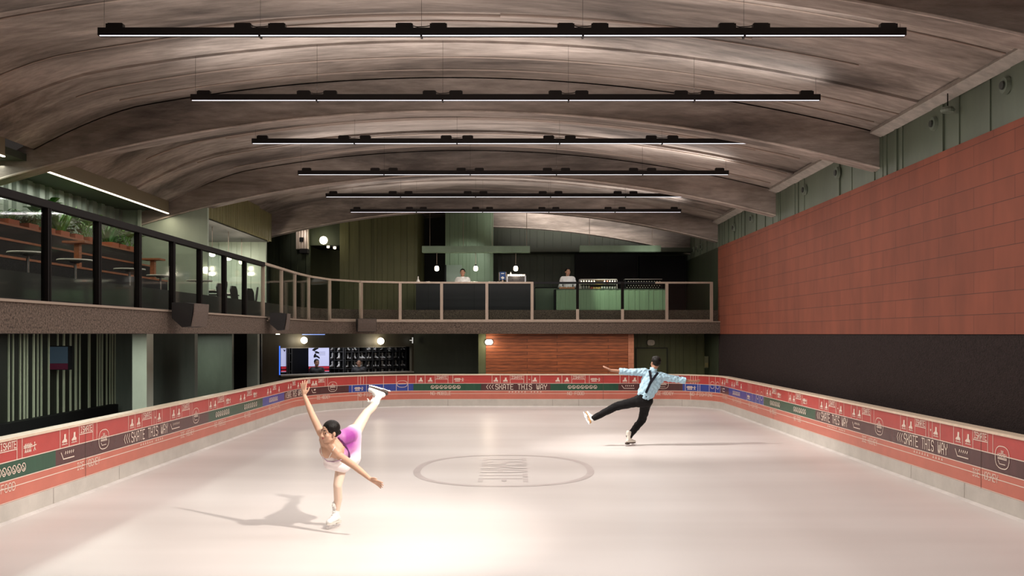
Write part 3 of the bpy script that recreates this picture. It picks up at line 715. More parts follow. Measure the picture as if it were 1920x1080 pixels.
# ------------------------------------------------------------------ speakers on the edge
def speaker(x, y, z, rz, label):
    r = empty('speaker', (0,0,0), label, 'speaker', 'wedge speakers on the mezzanine edge')
    # local: front faces +X ; tilted wedge
    q = MB(); poly = [(-.12,.19),(.10,.19),(.24,.17),(.19,-.19),(.05,-.205),(-.12,-.06)]
    q.prism(poly, (0,-.28,0), (1,0,0), (0,0,1), (0,.56,0)); new('cabinet', q, mat('black_speaker_cabinet', (0.014,0.012,0.012), 0.6), r)
    q = MB(); pts = [(.105,.19),(.243,.172),(.236,.05),(.215,-.08),(.192,-.19),(.055,-.203)]
    fr = [(.248,.175),(.240,.05),(.219,-.08),(.196,-.192)]
    n_ = len(fr); vs = [(a,-.27,b) for a,b in fr] + [(a,.27,b) for a,b in fr] + [(a+.012,-.255,b) for a,b in fr] + [(a+.012,.255,b) for a,b in fr]
    q.add(vs, [(2*n_+i,2*n_+i+1,3*n_+i+1,3*n_+i) for i in range(n_-1)] + [(i,i+1,2*n_+i+1,2*n_+i) for i in range(n_-1)] + [(n_+i,n_+i+1,3*n_+i+1,3*n_+i) for i in range(n_-1)] + [(0,n_,3*n_,2*n_),(n_-1,2*n_-1,4*n_-1,3*n_-1)])
    new('grille', q, mat('brown_black_speaker_grille', (0.09,0.065,0.052), 0.7, noise=(60,0.4)), r)
    q = MB(); q.cyl((-.24,0,.05),(-.1,0,.08),.02); q.cyl((-.2,-.1,.02),(-.2,.1,.02),.012); new('bracket', q, M_steel, r)
    r.location = (x, y, z); r.rotation_euler = (0,0,rz)
    return r
speaker(-5.32, 15.15, 2.46, math.radians(-6), 'black wedge speaker with lit brown grille on the left mezzanine edge, nearest of three')
speaker(-5.34, 21.0, 2.43, math.radians(6), 'black wedge speaker on the mezzanine edge where the railing tone turns lighter, middle of three')
speaker(-4.40, 27.60, 2.41, math.radians(-72), 'black wedge speaker on the far mezzanine edge, farthest of three')

# ================================================================== LEFT LOUNGE
def ribwall(mb, p0, p1, z0, z1, pitch=(0.12,0.3), depth=0.06, seed=1, flat=0.5):
    """corrugated sheet from p0 to p1 (xy), ribs standing out to the left-hand normal of p0->p1 reversed"""
    r_ = random.Random(seed); p0, p1 = np.array(p0, float), np.array(p1, float); L = np.hypot(*(p1-p0)); d = (p1-p0)/L; nn = np.array([d[1], -d[0]])
    pr = [(0, 0)]; s = 0
    while s < L:
        a = r_.uniform(*pitch); b = a*flat; ch = min(depth*.5, a*.2)
        pr += [(s+a-b-ch, 0), (s+a-b, depth), (s+a-ch, depth), (s+a, 0)]; s += a
    pr = [q for q in pr if q[0] <= L] + [(L, 0)]
    vs = []
    for (a, b) in pr:
        q = p0 + d*a + nn*b; vs += [(q[0],q[1],z0),(q[0],q[1],z1)]
    mb.add(vs, [(2*i,2*i+2,2*i+3,2*i+1) for i in range(len(pr)-1)])
    b0, b1 = p0-nn*.1, p1-nn*.1
    mb.add([(p0[0],p0[1],z0),(p0[0],p0[1],z1),(b0[0],b0[1],z0),(b0[0],b0[1],z1),(b1[0],b1[1],z0),(b1[0],b1[1],z1),(p1[0],p1[1],z0),(p1[0],p1[1],z1)], [(0,1,3,2),(2,3,5,4),(4,5,7,6)])
XLW = -9.5
mb = MB(); ribwall(mb, (XLW, 7.0), (XLW, 22.5), ZF, H+3.35, (0.22,0.5), 0.07, 5)
struct('wall_left_lounge', mb, M_greygreen)
ZS = H + 2.98
mb = MB(); mb.box(-9.7, -8.42, 7.0, 22.45, ZS, ZS+.12); struct('ceiling_lounge', mb, mat('dark_green_soffit', (0.05,0.06,0.04), 0.7))
# edge fascia under the vault with a light line
for k, (y0, y1) in enumerate(((10.2,15.2),(16.45,22.40))):
    mb = MB(); mb.box(-8.42, -8.3, y0, y1, H+2.90, H+3.22); t_ = struct(f'trim_{k+1}', mb, mat('brown_green_edge_board', (0.20,0.165,0.10), 0.6))
    mb = MB(); mb.box(-8.44, -8.30, y0, y1, H+3.22, H+3.9); new('vault_curb', mb, M_conc, t_)
    mb = MB(); mb.box(-8.335, -8.295, y0+.05, y1, H+2.878, H+2.898); o = new('led_strip', mb, mat('warm_led_line', (0.9,0.8,0.6), 0.3, emit=((1.0,0.85,0.68), 3.0)))
    tag(o, ['warm LED line under the vault edge at the left frame edge','warm LED line under the vault edge above the planted terrace'][k], 'led strip', 'LED lines above the lounge')
    area('led_line_lamp', (-8.34, (y0+y1)/2, H+2.84), 0.05, y1-y0, 30, (1.0,0.84,0.62))
mb = MB(); mb.box(XLW, -7.42, 22.54, 22.64, ZF, H+3.05); struct('wall_lounge_end', mb, M_pale)
mb = MB(); mb.box(-9.05-.0, -8.98, 22.40, 22.47, ZF+.8, H+3.1); struct('trim_5', mb, M_pale)
# terraces
M_carpet = mat('charcoal_carpet', (0.030,0.028,0.028), 0.95, noise=(50,0.45))
ter = empty('terraced_seating', (-8.2, 14.5, ZF), 'charcoal carpeted terrace of three steps with timber nosings below the planters', 'terrace')
for k, (x1, z0, z1) in enumerate(((-7.55,ZF,H+1.13),(-8.05,H+1.12,H+1.48),(-8.55,H+1.47,H+1.83))):
    mb = MB(); mb.box(-9.35, x1, 8.0, 20.3+0.55*k, z0, z1); new('step', mb, M_carpet, ter)
    mb = MB(); mb.box(x1-.30, x1+.012, 8.0, 20.3+0.55*k, z1, z1+.035); new('nosing', mb, M_wood, ter)
mb = MB(); mb.box(-7.55, -7.0, 18.9, 20.0, ZF, H+0.78) ; new('side_step', mb, M_carpet, ter)
# planter boxes with plants
M_terr = mat('terracotta_planter', (0.36,0.10,0.045), 0.6)
M_leaf1 = mat('bright_green_leaf', (0.10,0.26,0.03), 0.4, noise=(6,0.35))
M_leaf2 = mat('dark_green_leaf', (0.03,0.12,0.02), 0.35, noise=(6,0.35))
M_leaf3 = mat('grey_green_leaf', (0.14,0.21,0.09), 0.5, noise=(6,0.3))
def leaf(mb, base, dirv, L, wd, droop, n=5):
    base, d = Vector(base), Vector(dirv).normalized(); side = d.cross(Vector((0,0,1)))
    side = side.normalized() if side.length > .05 else Vector((1,0,0)); vs = []; p = base.copy()
    for i in range(n+1):
        t = i/n; wv = wd*math.sin(PI*min(0.98, 0.12+0.88*t))*(1 if t < .95 else .3)
        up = side.cross(d)*wv*.25
        vs += [p - side*wv + up, p, p + side*wv + up]; p = p + d*L/n; d = (d + Vector((0,0,-droop/n))).normalized()
    fs = []
    for i in range(n): a = 3*i; fs += [(a,a+3,a+4,a+1),(a+1,a+4,a+5,a+2)]
    mb.add(vs, fs)
def plant(kind, px, py_base, hgt, m_, seed, label, X=-8.75):
    r_ = random.Random(seed); y = X*F/(px-VX); z = H+1.86
    hgt *= 1.22; pot = MB(); pot.box(X-.17, X+.17, y-.17, y+.17, z+.007, z+.10); o = new('potted_plant', pot, M_terr)
    q = MB()
    for i in range({'sword':34,'bush':150,'broad':26,'grass':130}[kind]):
        a = r_.uniform(0, 2*PI); b = (X+r_.uniform(-.14,.14), y+r_.uniform(-.14,.14), z+.09)
        if kind == 'sword': leaf(q, b, (math.cos(a)*.45, math.sin(a)*.55, 1), hgt*r_.uniform(.6,1.05), .032, .35)
        elif kind == 'grass': leaf(q, b, (math.cos(a)*.8, math.sin(a)*1.1, .8), hgt*r_.uniform(.6,1.15), .016, 1.3)
        elif kind == 'bush':
            e = (b[0]+r_.uniform(-.12,.12), b[1]+r_.uniform(-.22,.22), b[2]+r_.uniform(.02,hgt)); leaf(q, e, (math.cos(a), math.sin(a), r_.uniform(-.2,.7)), .10, .032, .5, 3)
        else:
            e = Vector(b) + Vector((math.cos(a)*.12, math.sin(a)*.16, hgt*r_.uniform(.35,.85))); q.tube([b, tuple(e)], .007, 5); leaf(q, e, (math.cos(a), math.sin(a), .75), .24, .085, .8)
    new('foliage', q, m_, o)
    tag(o, label, 'plant', 'plants along the top terrace')
plant('grass', -60, 410, .46, M_leaf3, 1, 'bushy grey green fern just at the left frame edge')
plant('grass', 8, 410, .44, M_leaf1, 2, 'low leafy fern at the far left of the planters')
plant('grass', 46, 418, .38, M_leaf3, 3, 'pale grassy plant left of the first railing post')
plant('broad', 78, 425, .46, M_leaf2, 4, 'dark tall leaved plant half behind the first railing post')
plant('sword', 106, 440, .52, M_leaf1, 5, 'bright sword leaved plant right of the first railing post')
plant('bush', 133, 444, .34, M_leaf3, 6, 'small leaved speckled bush in the middle of the second glass pane')
plant('broad', 160, 448, .42, M_leaf1, 7, 'bright broad leaved plant left of the second railing post')
plant('sword', 202, 458, .46, M_leaf2, 8, 'dark sword leaved plant right of the second railing post')
plant('bush', 217, 462, .25, M_leaf2, 9, 'low dark bush second from the right end of the planters')
plant('broad', 236, 466, .36, M_leaf1, 10, 'broad round leaved plant at the right end of the planters')
# small timber tables on the terrace
def side_table(px, py, py_b, label, X=-7.68):
    y = X*F/(px-VX); d = y; zt = ZD(py, d); zb_ = H+1.167
    r = empty('side_table', (X, y, zb_), label, 'table', 'timber side tables on the terrace')
    q = MB(); q.box(X-.2, X+.2, y-.17, y+.17, zt-.035, zt); new('tabletop', q, M_wood, r)
    q = MB(); q.box(X-.045, X+.045, y-.05, y+.05, zb_, zt-.035); new('leg', q, M_wood, r)
side_table(146, 453, 505, 'small square timber table on a post between the first and second railing posts')
side_table(287, 485, 528, 'small square timber table on a post at the right end of the terrace')
# white round tables
M_marble = mat('white_tabletop', (0.82,0.80,0.72), 0.3)
def round_table(px, py, X, rr, m_, label):
    y = X*F/(px-VX); z = ZD(py, y)
    r = empty('round_table', (X, y, ZF), label, 'table', 'round pedestal tables')
    q = MB(); q.lathe([(rr*.92,-.022),(rr,-.012),(rr,0.0),(rr*.98,.006)], (X,y,z), 28); new('tabletop', q, m_, r)
    q = MB(); q.cyl((X,y,ZF+.02),(X,y,z-.02),.022); q.cyl((X,y,z-.05),(X,y,z-.02),.06,.10); new('pedestal', q, mat('chrome_pedestal', (0.5,0.5,0.5), 0.25, 0.9), r)
    q = MB(); q.lathe([(.2,0),(.2,.012),(.03,.03)], (X,y,ZF), 20); new('base', q, M_black, r)
round_table(52, 473.5, -6.9, .27, M_marble, 'round white pedestal table left of the first railing post')
round_table(141, 487.5, -6.9, .27, M_marble, 'round white pedestal table between the first and second railing posts')
round_table(243, 504.5, -6.9, .27, M_marble, 'round white pedestal table just left of the third railing post')
round_table(301, 516.5, -6.9, .26, M_marble, 'round white pedestal table left of the fourth railing post')
round_table(374, 526, -6.9, .28, M_marble, 'round pedestal table in front of the pale green end wall')
# ------------------------------------------------------------------ dining room beyond the end wall
mb = MB(); ribwall(mb, (-7.42, 22.64), (-7.42, 28.3), H+2.80, H+3.85, (0.10,0.22), 0.05, 9)
struct('wall_dining_fascia', mb, mat('olive_ribbed_fascia', (0.24,0.225,0.10), 0.5, noise=(2,0.12,(1,1,.2))))
mb = MB(); mb.box(-11.5, -7.5, 22.62, 28.5, H+2.80, H+2.9); struct('ceiling_dining', mb, mat('grey_soffit', (0.12,0.12,0.12), 0.7))
mb = MB(); ribwall(mb, (-11.5, 28.45), (-7.58, 28.45), ZF, H+2.80, (0.25,0.6), 0.03, 11)
struct('wall_dining_end', mb, M_pale)
mb = MB(); mb.box(-11.6, -11.5, 22.62, 28.6, ZF, H+2.9); struct('wall_dining_left', mb, M_pale)
M_chair = mat('black_chair', (0.018,0.015,0.014), 0.5)
def make_chair():
    r = empty('dining_chair', (0,0,0))
    q = MB(); q.box(-.21,.21,-.21,.21,.44,.49); new('seat', q, M_chair, r)
    q = MB(); poly = [(-.19,0),(.19,0),(.20,.28),(.13,.38),(-.13,.38),(-.20,.28)]; q.prism(poly, (0,.19,.58), (1,0,0), (0,.12,.99), (0,.035,0)); new('backrest', q, M_chair, r)
    for a in (-1,1):
        for b in (-1,1):
            q = MB(); q.cyl((a*.2,b*.2,0),(a*.17,b*.17,.45),.018); 
            if b == 1: q.cyl((a*.17,.19,.45),(a*.17,.22,.75),.016)
            new('leg', q, M_chair, r)
    return r
ch = make_chair()
spots = [(396.5,23.1,75),(405,23.9,-80),(429,24.7,70),(440,25.4,-75),(453,26.1,80),(466,26.8,-70),(482,27.5,75)]
for i, (px, d, a) in enumerate(spots):
    l = f'black dining chair in the lit dining room, {ORD[i]} from the left'
    loc = (XD(px, d), d, ZF)
    if i == 0: ch.location = loc; ch.rotation_euler = (0,0,math.radians(a)); tag(ch, l, 'chair', 'dining chairs beyond the end wall')
    else: dup(ch, loc, math.radians(a), l)
for i, (px, d) in enumerate(((408,24.1),(434,25.0),(466,27.0))):
    x = XD(px, d) - .75; r = empty('dining_table', (x, d, ZF), f'dark square dining table among the black chairs, {ORD[i]} from the left', 'table', 'dining tables')
    q = MB(); q.box(x-.38,x+.38,d-.35,d+.35,ZF+.72,ZF+.755); new('tabletop', q, M_chair, r)
    q = MB(); q.cyl((x,d,ZF+.02),(x,d,ZF+.72),.03); q.box(x-.25,x+.25,d-.25,d+.25,ZF,ZF+.02); new('pedestal', q, M_black, r)
    q = MB(); q.box(x+.1,x+.32,d-.12,d-.0,ZF+.755,ZF+.80); q2 = new('napkin_box', q, M_marble); tag(q2, f'white napkin box on the dining table {ORD[i]} from the left', 'box', 'napkin boxes')
def pendant(x, y, z, top, label, group, r=.07, h=.17, power=6, rod=M_steel, m=M_globe):
    o = empty('pendant_lamp', (x, y, z), label, 'lamp', group)
    q = MB(); q.lathe([(r*.45,0),(r*.95,.02),(r,.05),(r,h*.75),(r*.8,h*.92),(r*.45,h)], (x,y,z), 18); new('globe', q, m, o, smooth=True)
    q = MB(); q.cyl((x,y,z+h),(x,y,z+h+.05),r*.5,r*.4); new('cap', q, M_black, o)
    q = MB(); q.cyl((x,y,z+h+.05),(x,y,top),.008,n=8); new('rod', q, rod, o)
    if power: point('pendant_glow', (x, y, z-.09), power, (1.0,0.85,0.66), .06)
for i, (px, py, d) in enumerate(((398,481,24.4),(428.5,488,25.6),(453,495,27.6))):
    pendant(XD(px,d), d, ZD(py,d), H+2.80, f'opal glass pendant lamp in the dining room, {ORD[i]} from the left', 'dining room pendants', r=.075, power=22)
q = MB(); d = 22.45; q.lathe([(.02,0),(.05,.01),(.055,.12),(.05,.15),(.02,.16)], (XD(386,d), d-.03, ZD(513,d)), 14); o = new('wall_lamp', q, M_globe, smooth=True); tag(o, 'small glowing wall lamp near the right edge of the pale green end wall', 'lamp')
q = MB(); q.cyl((XD(386,d), d-.03, ZD(513,d)+.08), (XD(386,d), d+.06, ZD(513,d)+.08), .018); new('bracket', q, M_black, o)
area('dining_light', (-9.3, 26.0, H+2.7), 2.5, 3.5, 110, (1.0,0.95,0.86))
area('lounge_wash', (-8.95, 15, H+2.9), 0.3, 11, 85, (0.95,1.0,0.85))
# ================================================================== UNDER THE MEZZANINE, LEFT
mb = MB(); mb.box(-12, XL-.16, 4, 36, -0.25, -0.02); mb.box(XL-.16, XW, YF+.18, 36, -0.25, -0.02); mb.box(XR+.16, XW, 2, YF+.18, -.25, -.02)
struct('floor_rinkside', mb, mat('dark_rubber_floor', (0.02,0.018,0.017), 0.8, noise=(20,0.3)))
M_dwall = mat('near_black_green_wall', (0.010,0.012,0.008), 0.6)
mb = MB(); mb.box(-9.3, -9.0, 6, 21.3, 0, H); wl = struct('wall_left', mb, M_dwall)
mb = MB()
for z, wd in ((80,.05),(125,.04),(197,.05),(237,.07),(268,.05),(333,.10),(375,.04),(412,.05),(487,.06),(578,.06),(640,.11),(708,.09),(762,.13),(803,.05),(897,.16),(980,.06),(1005,.05),(1030,.08),(1075,.09),(1108,.06),(1133,.10),(1160,.07),(1187,.10)):
    y = 9.0*F/(VX - z/5.4); mb.box(-9.0, -8.975, y-wd*.24, y+wd*.24, 0.58, H)
new('fins', mb, mat('pale_green_fins', (0.60,0.65,0.48), 0.5), wl)
mb = MB(); mb.box(-9.05, -7.2, 21.0, 21.2, 0, H); struct('wall_left_return', mb, M_greygreen)
q = MB(); q.box(-8.93, -8.2, 8, 20.6, 0.0, 0.42); q2 = MB(); q2.box(-8.93, -8.75, 8, 20.6, 0.42, 0.60)
o = new('bench', q, M_black); new('backrest', q2, M_black, o); tag(o, 'long black bench along the finned left wall behind the barrier', 'bench')
mb = MB(); mb.box(XD(248,19.0), XD(275,19.0), 19.0, 19.35, 0, H); o = struct('wall_left_column', mb, mat('pale_marbled_green_paint', (0.76,0.83,0.70), 0.45, noise=(1.2,0.12,(1,1,.5))))
mb = MB(); mb.box(XD(310,24), XD(435,24), 24.0, 24.15, 0, H); mb.box(XD(354,24)-.008, XD(354,24)+.008, 23.992, 24.0, 0, H); struct('wall_left_panel', mb, mat('dull_green_panel', (0.155,0.185,0.145), 0.35, noise=(1.2,0.25,(1,1,.4))))
mb = MB(); mb.box(XD(463,25.4), XD(483,25.4), 25.4, 25.6, 0, H); struct('wall_left_pier', mb, mat('pale_pier', (0.34,0.39,0.33), 0.5, noise=(2,0.15)))
mb = MB(); mb.box(-10.5, -7.5, 27.6, 27.75, 0, H); struct('wall_left_back', mb, M_dwall)
q = MB(); q.box(XD(282,22), XD(346,22), 22.0, 22.6, 0.0, 0.62); o = new('sofa', q, M_black); q = MB(); q.box(XD(282,22), XD(346,22), 22.42, 22.6, 0.62, 0.68); new('backrest', q, M_black, o)
tag(o, 'black low sofa in front of the dull green panel, behind the pale column', 'sofa')
# monitor on the finned wall
mo = empty('monitor', (-8.72, 18.1, 1.62), 'small wall monitor showing a blue and magenta picture on the finned left wall', 'monitor')
ca = math.radians(8); ux = Vector((math.cos(ca), math.sin(ca), 0)); uy = Vector((-math.sin(ca), math.cos(ca), 0)); c = Vector((XD(110,18.1), 18.1, ZD(671,18.1)))
q = MB(); q.obox(c, ux*.205, uy*.035, (0,0,.235)); q.obox(c+ux*.2+uy*.05, ux*.05, uy*.03, (0,0,.23)); new('casing', q, M_black, mo)
q = MB(); q.obox(c-uy*.037+Vector((0,0,.055)), ux*.18, uy*.002, (0,0,.16)); new('screen', q, mat('blue_grey_screen', (0.03,0.05,0.07), 0.2, emit=((0.10,0.15,0.21), 0.12)), mo)
q = MB(); q.obox(c-uy*.037+Vector((0,0,-.165)), ux*.18, uy*.002, (0,0,.058)); new('screen_band', q, mat('magenta_screen_band', (0.05,0.01,0.02), 0.2, emit=((0.16,0.015,0.05), 0.12)), mo)
q = MB(); q.obox(c-ux*.213-uy*.0, ux*.008, uy*.038, (0,0,.237)); new('bezel_edge', q, mat('silver_edge', (0.5,0.5,0.52), 0.3, 0.7), mo)
q = MB(); q.obox(c+uy*.25, ux*.03, uy*.22, (0,0,.03)); new('wall_arm', q, M_black, mo)

# ================================================================== SKATE HIRE COUNTER
class Pl:
    def __init__(s, a, b):
        s.a = Vector((a[0], a[1])); s.u = (Vector(b)-s.a); s.L = s.u.length; s.u.normalize(); s.n = Vector((s.u.y, -s.u.x))
    def off(s, d): q = Pl((0,0),(1,0)); q.a = s.a + s.n*d; q.u = s.u; q.n = s.n; q.L = s.L; return q
    def t(s, px):
        k = (px-VX)/F        # x = k*y
        return (k*s.a.y - s.a.x)/(s.u.x - k*s.u.y)
    def pt(s, px, py):
        p = s.a + s.u*s.t(px); return Vector((p.x, p.y, H + (VY-py)/F*p.y))
    def w(s, t, n, z): p = s.a + s.u*t + s.n*n; return Vector((p.x, p.y, z))
    def box(s, mb, t0, t1, n0, n1, z0, z1):
        c = s.w((t0+t1)/2, (n0+n1)/2, (z0+z1)/2); u = Vector((s.u.x, s.u.y, 0)); n = Vector((s.n.x, s.n.y, 0))
        return mb.obox(c, u*(t1-t0)/2, n*(n1-n0)/2, (0,0,(z1-z0)/2))
CW = Pl((XD(484,28.8),28.8), (XD(776,32.2),32.2))
M_ctr = mat('dark_brown_green_panel', (0.085,0.077,0.055), 0.5, noise=(3,0.15,(1,1,.15)))
tA, tB = CW.t(525), CW.t(772); zT = H-0.44; zS = CW.pt(525, 703).z
mb = MB(); CW.box(mb, 0, tA, -.15, 0, 0, H); CW.box(mb, tA, tB, -.15, 0, zT, H); CW.box(mb, tB, CW.t(778), -.15, 0, 0, H); CW.box(mb, tA, tB, -.15, 0, 0, zS-.04)
wc = struct('wall_counter', mb, M_ctr)
mb = MB(); CW.box(mb, tA-.02, tB+.02, -.35, .12, zS-.045, zS); o = new('counter_ledge', mb, mat('pale_stone_ledge', (0.55,0.52,0.46), 0.35), wc)
mb = MB(); CW.box(mb, tA-.03, tA, -.02, .015, zS, zT+.06); new('blue_light_edge', mb, mat('blue_glow', (0.1,0.2,0.6), 0.3, emit=((0.06,0.20,1.0), 1.2)), wc)
mb = MB(); CW.box(mb, tA, CW.t(760), 0.0, .012, zT-.012, zT+.004); new('opening_trim', mb, mat('grey_trim', (0.28,0.27,0.25), 0.5), wc)
BK = CW.off(-1.7)
mb = MB(); BK.box(mb, -1, BK.L+2.2, -.12, -.36, 0, H); struct('wall_counter_back', mb, M_black)
# backlit graphic panels
M_lav = mat('lavender_backlit_panel', (0.45,0.45,0.6), 0.4, emit=((0.42,0.44,0.66), 0.85))
M_rs = mat('red_backlit_stripe', (0.3,0.02,0.03), 0.4, emit=((0.35,0.015,0.03), 0.8))
GP = CW.off(-1.35)
def gpanel(p0, p1, label, motif):
    a, b = GP.t(p0), GP.t(p1); zb_ = GP.pt(p0, 700).z; zt = H-.33
    r = empty('graphic_panel', tuple(GP.w((a+b)/2, 0, zb_)), label, 'sign', 'backlit panels behind the counter')
    q = MB(); GP.box(q, a, b, -.03, 0, GP.pt(p0,687).z, zt); new('lit_face', q, M_lav, r)
    q = MB(); GP.box(q, a, b, -.03, 0, zb_-.4, GP.pt(p0,687).z); new('base', q, M_black, r)
    q = MB(); GP.box(q, a, b, 0, .004, GP.pt(p0,692).z, GP.pt(p0,687.5).z); GP.box(q, a, b, 0, .004, GP.pt(p0,697).z, GP.pt(p0,694).z); new('red_stripe', q, M_rs, r)
    q = MB(); GP.box(q, a, b, 0, .005, GP.pt(p0,697.8).z, GP.pt(p0,697).z); new('white_line', q, M_lav, r)
    m_ = MB()
    if motif:   # abstract black leaf shapes stacked, as on the panel
        for (px, py, w_, h_, an) in ((591,655,7,3.2,.2),(594,661,5,2.6,-.5),(590.5,667,4.5,3,.9),(595,669,6,2.2,-.7)):
            c = GP.pt(px, py); k = c.y/F; pts = [(-w_,0),(-w_*.3,h_*.8),(w_*.7,h_),(w_,0),(w_*.2,-h_*.4),(-w_*.4,-h_)]
            u = Vector((GP.u.x, GP.u.y, 0)); n_ = Vector((GP.n.x, GP.n.y, 0))
            ps = [(x*math.cos(an)-y*math.sin(an), x*math.sin(an)+y*math.cos(an)) for x, y in pts]
            m_.prism([(x*k, y*k) for x, y in ps], c + n_*.006, u, Vector((0,0,1)), n_*.004)
        for j in range(3):
            c = GP.pt(603, 660+2.6*j); GP.box(m_, GP.t(598), GP.t(610), .0, .003, c.z-.004, c.z+.004)
    else:
        c = GP.pt(533, 657); k = c.y/F; u = Vector((GP.u.x, GP.u.y, 0)); n_ = Vector((GP.n.x, GP.n.y, 0))
        m_.prism([(x*k, y*k) for x, y in ((-5,4),(-1,0),(0,-3),(3,2),(1,.5),(0,1.5),(-2,1.5))], c + n_*.006, u, Vector((0,0,1)), n_*.004)
    new('motif', m_, M_black, r)
gpanel(527, 537, 'narrow backlit lavender panel with red stripes at the left end of the skate counter', False)
gpanel(579, 617, 'wide backlit lavender panel with black shapes and red stripes behind the counter', True)
q = MB()
for px in (537.5,541,546): t = GP.t(px); GP.box(q, t-.02, t+.02, -.3, .05, 0, H-.3)
for py in (663,679,696): z = GP.pt(541, py).z; GP.box(q, GP.t(537.5), GP.t(546), -.3, .05, z-.012, z+.012)
tag(new('open_shelf', q, mat('charcoal_steel', (0.05,0.05,0.05), 0.5, .4)), 'narrow dark open shelf beside the left lavender panel', 'shelf')
# rack of hire skates
RK = CW.off(-1.25)
cols = [647.5,660,673,686.7,699,711.7,724.7,737.5,750,762]
rows = [643.5,659,674.7,690,705.5]
M_rack = mat('black_wire_rack', (0.045,0.045,0.045), 0.5, .4)
rk = empty('skate_rack', tuple(RK.w(RK.t(700), -.2, 0)), 'large black cubby rack of hire skates filling the right of the counter opening', 'rack')
q = MB(); CZ = RK.pt(700, 659).z
zrow = [RK.pt(700, y_).z for y_ in rows]
for px in cols: t = RK.t(px); RK.box(q, t-.018, t+.018, -.36, 0, .3, H-.2)
new('uprights', q, M_rack, rk)
q = MB()
for z in zrow: RK.box(q, RK.t(cols[0]), RK.t(cols[-1]), -.36, 0, z-.022, z)
new('shelves', q, M_rack, rk)
M_boot = mat('white_skate_leather', (0.78,0.77,0.74), 0.4)
M_blade = mat('polished_steel_blade', (0.75,0.75,0.76), 0.2, 0.9)
M_sole = mat('dark_skate_sole', (0.06,0.04,0.03), 0.5)
def skate_parts(parent, M, s=1.0, boot_m=None, lace_m=None, sole_m=None, laces=True, vox=0.008, tan=False):
    """figure skate; local frame: heel->toe along +X, up +Z, ankle above origin; blade bottom at z=0. M: 4x4 to world"""
    def X(mb):
        mb.v = [tuple(M @ Vector((x*s, y*s, z*s))) for x, y, z in mb.v]; return mb
    b = MB()
    b.cap((0.0,0,.115),(0.005,0,.27),.040,.046); b.cap((-.03,0,.105),(.05,0,.10),.036,.037); b.cap((.05,0,.10),(.165,0,.085),.037,.033); b.cap((.03,0,.13),(.10,0,.105),.034,.034); b.cap((.02,0,.16),(.06,0,.125),.036,.034)
    b.cap((-.012,0,.24),(-.016,0,.285),.043,.044); b.cap((.028,0,.24),(.034,0,.275),.036,.034)
    b = voxel(b, vox, 2)
    new('skate_boot', X(b), boot_m or M_boot, parent, smooth=True)
    q = MB()
    q.prism([(-.07,-.028),(-.02,-.034),(.04,-.028),(.10,-.040),(.17,-.034),(.20,0),(.17,.034),(.10,.040),(.04,.028),(-.02,.034),(-.07,.028)], (0,0,.052), (1,0,0), (0,1,0), (0,0,.02))
    q.prism([(-.07,-.028),(-.02,-.032),(.015,-.024),(.015,.024),(-.02,.032),(-.07,.028)], (0,0,.036), (1,0,0), (0,1,0), (0,0,.018))
    new('skate_sole', X(q), (mat('tan_leather_sole', (0.45,0.24,0.08), 0.5) if tan else (sole_m or M_sole)), parent)
    q = MB(); q.prism([(-.095,.004),(-.07,0),(.0,-.001),(.12,0),(.19,.006),(.218,.018),(.215,.032),(.19,.026),(.16,.022),(.155,.052),(.10,.052),(.095,.022),(.0,.020),(-.005,.036),(-.06,.036),(-.055,.020),(-.09,.014)], (0,-.002,0), (1,0,0), (0,0,1), (0,.004,0))
    new('skate_blade', X(q), M_blade, parent)
    if laces:
        q = MB()
        for i in range(5):
            t = i/4; x = .105-.062*t; z = .135+.135*t - .02*(1-t); 
            q.tube([(x-.028,-.030,z-.012),(x,0.0,z+.006),(x-.028,.030,z-.012)], .0035, 5)
        for sd in (-1, 1):
            q.tube([(.072+.020*(1-math.cos(2*PI*t_/12)), sd*(.004+.020*math.sin(PI*t_/12)), .285-.006*math.sin(2*PI*t_/12)-.012*(1-math.cos(2*PI*t_/12))) for t_ in range(13)], .003, 6)
        new('skate_laces', X(q), lace_m or M_white, parent)
sk = empty('ice_skate', (0,0,0)); skate_parts(sk, Matrix.Identity(4), laces=False, vox=.016)
rowname = ['top','second','third','bottom']
first = True
ang = math.atan2(RK.u.y, RK.u.x)
rs = random.Random(5)
for ri in range(4):
    for ci in range(9):
        if (ri, ci) == (0, 2): continue
        tm = (RK.t(cols[ci])+RK.t(cols[ci+1]))/2; hw = (RK.t(cols[ci+1])-RK.t(cols[ci]))
        for side in (0, 1):
            dt = (-.16 if side == 0 else .16)*hw/.25*.25*1.6
            p = RK.w(tm+dt, -.16-.03*side, zrow[ri+1]+.002)
            rz = ang - PI/2 + rs.uniform(-.7,.7) + (.5 if rs.random()<.5 else -.5)
            lab = f"{'left' if side==0 else 'right'} white skate in the rack's {rowname[ri]} row, {ORD[ci]} cubby from left"
            if first: sk.location = p; sk.rotation_euler = (0,0,rz); sk.scale = (.78,.78,.78); tag(sk, lab, 'skate', 'hire skates in the cubby rack'); first = False
            else: dup(sk, p, rz, lab, 'hire skates in the cubby rack')
